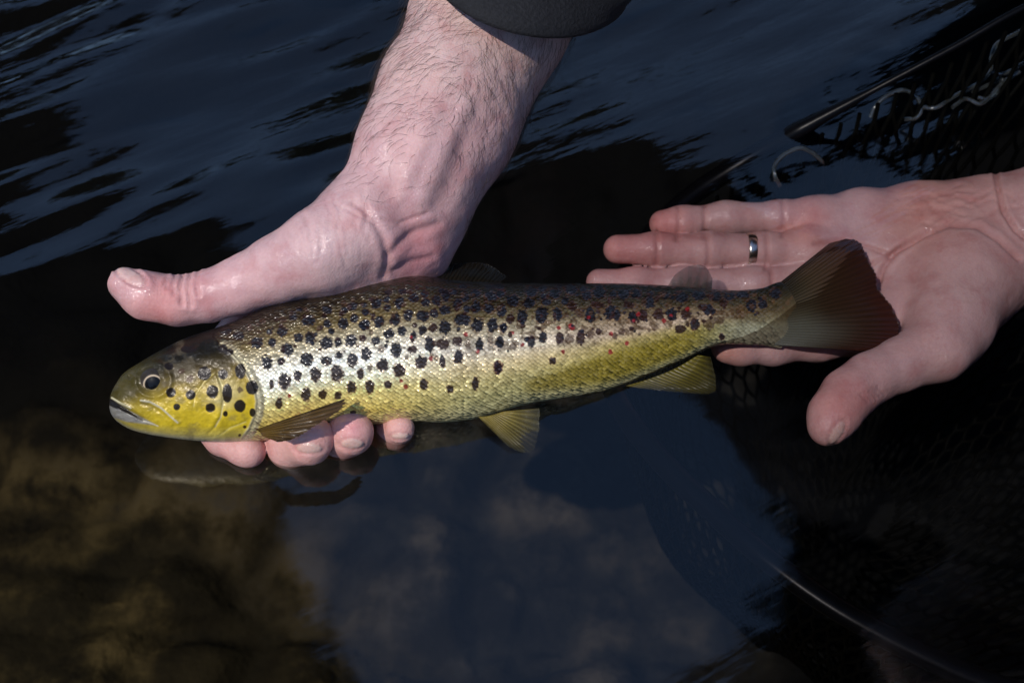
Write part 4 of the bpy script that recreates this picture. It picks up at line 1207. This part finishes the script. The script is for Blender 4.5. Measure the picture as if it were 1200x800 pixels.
HAIR_SIGN = -1.0
def build_person():
    J = ANGLER
    t = empty('person', (0.62, 0.76, -0.34), 'angler with bare wet forearms and dark jacket cradling the trout', 'person')
    V1, Q1, c1, w1, N1 = build_right_arm()
    V2, Q2, c2, w2 = build_left_arm()
    V3, Q3 = surface(upper_body_f, [-.05, -.10, -.25], [.92, 1.0, .86], .010, 3)
    c3 = np.tile(np.array([.52, .36, .31]), (len(V3), 1)); w3 = np.zeros(len(V3))
    V = np.vstack([V1, V2, V3]); Q = np.vstack([Q1, Q2 + len(V1), Q3 + len(V1) + len(V2)])
    mesh('body', V, Q, SKIN, t, attrs={'skin': np.clip(np.vstack([c1, c2, c3]), 0, 1), 'wet': np.concatenate([w1, w2, w3])})
    cloth = simple_mat('jacket_cloth', (.0085, .0085, .010), 0.8, 0.4, 700, 0.3, 0.8, 0.0008)
    V, Q = surface(jacket_f, [-.06, -.06, -.25], [1.0, 1.05, .72], .009, 3)
    mesh('jacket', V, Q, cloth, t)
    cuff_c = [M(618, -36, .000), M(646, -110, -.004), M(700, -250, .000), M(775, -420, .024)]
    V, Q = sleeve(cuff_c, [.0455, .0450, .046, .054], slant=1.0)
    mesh('sleeve', V, Q, cloth, t)
    cuff_l = [Mz(1300, 246, -.010), Mz(1360, 222, .010), Mz(1450, 186, .04), Mz(1570, 138, .085)]
    V, Q = sleeve(cuff_l, [.036, .040, .046, .056], seed=6)
    mesh('sleeve', V, Q, cloth, t)
    # waders: two kneeling legs
    def waders_f(p):
        f = capsule(p, J['belly'], J['pelvis'], .17, .18)
        for s in (-1, 1):
            k = J['pelvis'] + np.array([s * .12, -.06, -.24])
            f = smin(f, chain(p, [(J['pelvis'] + np.array([s * .1, 0, 0]), .11), (k, .085), (k + np.array([0, .42, -.03]), .06)], .03), .04)
        return f
    V, Q = surface(waders_f, [.2, .3, -.45], [1.0, 1.45, .50], .010, 3)
    mesh('waders', V, Q, cloth, t)
    # cap
    J = ANGLER
    capf = lambda p: np.maximum(capsule(p, J['head'] + [0, .01, .02], J['crown'] + [0, .0, .005], .092, .088), (J['head'][2] + .028) - p[:, 2])
    V, Q = surface(capf, J['head'] - .13, J['crown'] + .13, .005, 2)
    mesh('cap', V, Q, cloth, t)
    # hair on the forearm
    r = np.random.default_rng(17)
    u, v, d = unproject(V1)
    fr = -CP * N1[:, 1] + SP * N1[:, 2]
    ax = RH_FOREARM[2][0] - RH_FOREARM[4][0]; ax /= np.linalg.norm(ax)          # towards the elbow
    along = (V1 - RH_FOREARM[4][0]) @ ax
    dens = smooth(-.030, .030, along + .012 * smooth(520, 440, u)) * (along < .20)
    dens = dens * (0.35 + 0.65 * smooth(0.2, 0.6, fbm(u / 30, v / 30, 55) + 0.5))
    dens = np.where(fr < -0.3, dens * 0.25, dens)
    dens = dens + 0.05 * ((u > 330) & (u < 440) & (v < 300) & (fr < 0.35) & (fr > -0.3))
    pick = r.choice(len(V1), 4200, replace=False, p=dens / dens.sum())
    paths = []; rad = []
    for i in pick:
        n = N1[i]; p = V1[i]
        down = -ax - n * (n @ -ax); down /= np.linalg.norm(down) + 1e-9
        sidev = np.cross(n, down)
        # hairs sweep outward on either side of a whorl line
        uu = u[i] - (566 - (v[i] - 20) * 0.43)
        sw = np.clip(uu / 70, -1, 1)
        L_ = (.008 + .010 * r.random()) * (0.55 + 0.45 * smooth(0, .06, along[i]))
        ang = HAIR_SIGN * ((0.75 if sw < 0.1 else -0.5) + r.normal() * 0.32)
        curl = HAIR_SIGN * (r.normal() * 0.45 + (-0.4 if sw < 0.1 else 0.9))
        pts = [p]
        lift = 0.22 + 0.14 * r.random()
        q = p.copy()
        for s in range(5):
            aa = ang + curl * s / 5
            dirv = down * math.cos(aa) + sidev * math.sin(aa) + n * (lift - 0.11 * s)
            q = q + dirv / np.linalg.norm(dirv) * L_ / 5
            pts.append(q)
        paths.append(np.array(pts)); rad.append(np.linspace(.000056, .00002, 6))
    V, Q = tubes(paths, rad, 3)
    hm = simple_mat('arm_hair', (.030, .017, .011), 0.45, 0.3, 300, 0.4, 0)
    tag(mesh('arm_hair', V, Q, hm, t), kind='stuff')
build_person()

def build_ring():
    o_p = Mz(879, 294, -.018)
    m = simple_mat('ring_metal', (.62, .58, .50), 0.22, 0.08, 400, 0.5, 0.1, 0.0002, metal=1.0)
    a, b = Mz(905, 294, -.019), Mz(852, 293, -.018)
    t = (b - a) / np.linalg.norm(b - a)
    up = np.array([0, 0, 1.0]); s = np.cross(t, up); s /= np.linalg.norm(s); up = np.cross(s, t)
    c = Mz(879, 293.7, -.0185); R = 21.0 * KPX * 1.03
    n, k = 96, 14
    an = np.linspace(0, 2 * np.pi, n, endpoint=False); pr = np.linspace(0, 2 * np.pi, k, endpoint=False)
    rr = R + .0006 * np.cos(pr)[None]; ww = .0022 * np.sign(np.sin(pr)) * np.abs(np.sin(pr)) ** 0.6
    V = c + rr[..., None] * (np.cos(an)[:, None, None] * s + np.sin(an)[:, None, None] * up) + ww[None, :, None] * t
    o = mesh('ring', V.reshape(-1, 3), grid_faces(n, k, wrap_v=True, wrap_u=True), m)
    tag(o, 'plain pale gold wedding band round a finger of the open hand', 'ring')
build_ring()

# ------------------------------------------------------------------ landing net
def build_net():
    t = empty('landing_net', tuple(Mz(1080, 450, -.30)), 'black landing net half sunk in the water under the open hand', 'landing net')
    rim = [(940, 150, .002), (1030, 102, .022), (1120, 54, .040), (1210, 4, .056), (1330, -40, .066), (1480, -40, .070), (1600, 60, .072), (1660, 240, .072), (1640, 460, .060), (1560, 660, .036), (1420, 800, .010), (1290, 836, -.004), (1180, 808, -.008),
           (1080, 766, -.008), (980, 712, -.007), (900, 655, -.007), (835, 598, -.012), (780, 545, -.016), (738, 492, -.020), (715, 440, -.030), (716, 370, -.040), (745, 300, -.040), (800, 238, -.032), (870, 190, -.018)]
    P = np.array([Mz(*p) for p in rim]); n = 260
    Pc = spline(np.vstack([P[-2:], P, P[:3]]), n + 60)
    # closed loop resample
    seg = spline(np.vstack([P, P[:1]]), n + 1)[:-1]
    sm_ = np.vstack([seg[-6:], seg, seg[:6]])
    seg = sum(sm_[k:k + n] for k in range(13)) / 13.0 * 0.0 + seg
    ang = np.linspace(0, 2 * np.pi, 12, endpoint=False)
    tt = np.roll(seg, -1, 0) - np.roll(seg, 1, 0); tt /= np.linalg.norm(tt, axis=1)[:, None]
    a = np.cross(tt, [0, 0, 1.0]); a /= np.linalg.norm(a, axis=1)[:, None]; b = np.cross(a, tt)
    wid = np.interp(seg[:, 2], [-.02, .0, .02], [.0052, .0046, .0017])[:, None, None]
    ring = seg[:, None] + (wid * np.cos(ang)[None, :, None] * a[:, None] + wid * 0.85 * np.sin(ang)[None, :, None] * b[:, None])
    hoop_m = simple_mat('net_hoop', (.0020, .0020, .0025), 0.28, 0.3, 200, 0.06, 0.15, 0.0004)
    mesh('hoop', ring.reshape(-1, 3), grid_faces(n, 12, wrap_v=True, wrap_u=True), hoop_m, t)
    # handle leaves the hoop out to the right
    V, F = tubes([spline([Mz(1655, 300, .072), Mz(1760, 280, .085), Mz(2000, 250, .12), Mz(2160, 235, .14)], 20)], [np.array([.008] * 4 + [.012] * 14 + [.013, .004])], 14)
    mesh('handle', V, F, hoop_m, t)
    # rubber mesh bag
    m, nt, N, L, Pn = new_mat('net_rubber')
    f = noise(nt, 150, 2)
    L.new(ramp(nt, f, [(0.3, (.0010, .0010, .0008)), (0.7, (.0025, .0025, .002))]), Pn.inputs['Base Color'])
    Pn.inputs['Roughness'].default_value = 0.5
    Pn.inputs['Specular IOR Level'].default_value = 0.02
    nr, nd = 96, 18
    cen = seg.mean(0)
    r = np.random.default_rng(4)
    def bag(i, j):
        s = (i / nr) % 1.0; x = s * n; i0 = int(x) % n; fr = x - int(x)
        p = seg[i0] * (1 - fr) + seg[(i0 + 1) % n] * fr
        k = j / nd
        q = p + (cen - p) * (0.04 + 0.80 * k ** 1.25)
        z = p[2] - .006 - .26 * (1 - (1 - k) ** 1.7)
        w = .007 * np.array([math.sin(i * .31 + j * .4), math.cos(i * .23 + j * .5), math.sin(i * .27 - j * .3)])
        return np.array([q[0], q[1], z]) + w * min(1, k * 3)
    paths = []
    for i in range(nr):
        for j in range(nd):
            o_ = 0.5 * (j % 2)
            A = bag(i + o_, j); B_ = bag(i + o_, j + 0.45)
            C1 = bag(i + o_ + 0.5, j + 1); C2 = bag(i + o_ - 0.5, j + 1)
            paths.append(np.array([A, (A + B_) / 2, B_])); paths.append(spline([B_, (B_ * 0.45 + C1 * 0.55) + [0, 0, -.001], C1], 4)); paths.append(spline([B_, (B_ * 0.45 + C2 * 0.55) + [0, 0, -.001], C2], 4))
    V, F = tubes(paths, [.0011] * len(paths), 5)
    tag(mesh('mesh_bag', V, F, m, t), kind='stuff')
    # slack loops of the clear rubber that stand up out of the water by the hoop
    loops = []
    def lp(pts, close=False):
        loops.append(spline([Mz(*p) for p in pts], 10 * len(pts)))
    lp([(1020, 138, .006), (1026, 125, .010), (1040, 112, .014), (1058, 106, .016), (1072, 112, .014), (1080, 126, .010), (1074, 138, .006), (1060, 140, .003)])
    lp([(1080, 126, .010), (1098, 126, .012), (1120, 112, .014), (1146, 98, .016), (1160, 84, .018), (1162, 66, .020), (1168, 52, .022), (1182, 44, .024), (1205, 32, .026)])
    lp([(1160, 84, .018), (1178, 86, .018), (1200, 74, .020), (1220, 66, .022)])
    lp([(1116, 126, .012), (1132, 116, .013), (1148, 122, .012), (1160, 114, .013), (1174, 98, .014), (1195, 84, .018)])
    lp([(1140, 108, .015), (1158, 100, .015), (1174, 92, .015), (1170, 106, .012), (1158, 116, .011), (1146, 114, .011)])
    lp([(914, 218, -.004), (908, 206, .001), (908, 194, .003), (918, 182, .005), (936, 174, .006), (950, 178, .004), (962, 188, .000), (966, 194, -.005)])
    m2, nt, N, L, Pn = new_mat('net_rubber_clear')
    L.new(ramp(nt, noise(nt, 200, 2), [(0.3, (.012, .013, .012)), (0.7, (.035, .038, .036))]), Pn.inputs['Base Color'])
    Pn.inputs['Roughness'].default_value = 0.15; Pn.inputs['Coat Weight'].default_value = 1.0; Pn.inputs['Coat Roughness'].default_value = 0.06; Pn.inputs['Alpha'].default_value = 0.65
    for l in loops:
        V, F = tubes([l], [.0011], 8)
        mesh('slack_strand', V, F, m2, t)
build_net()
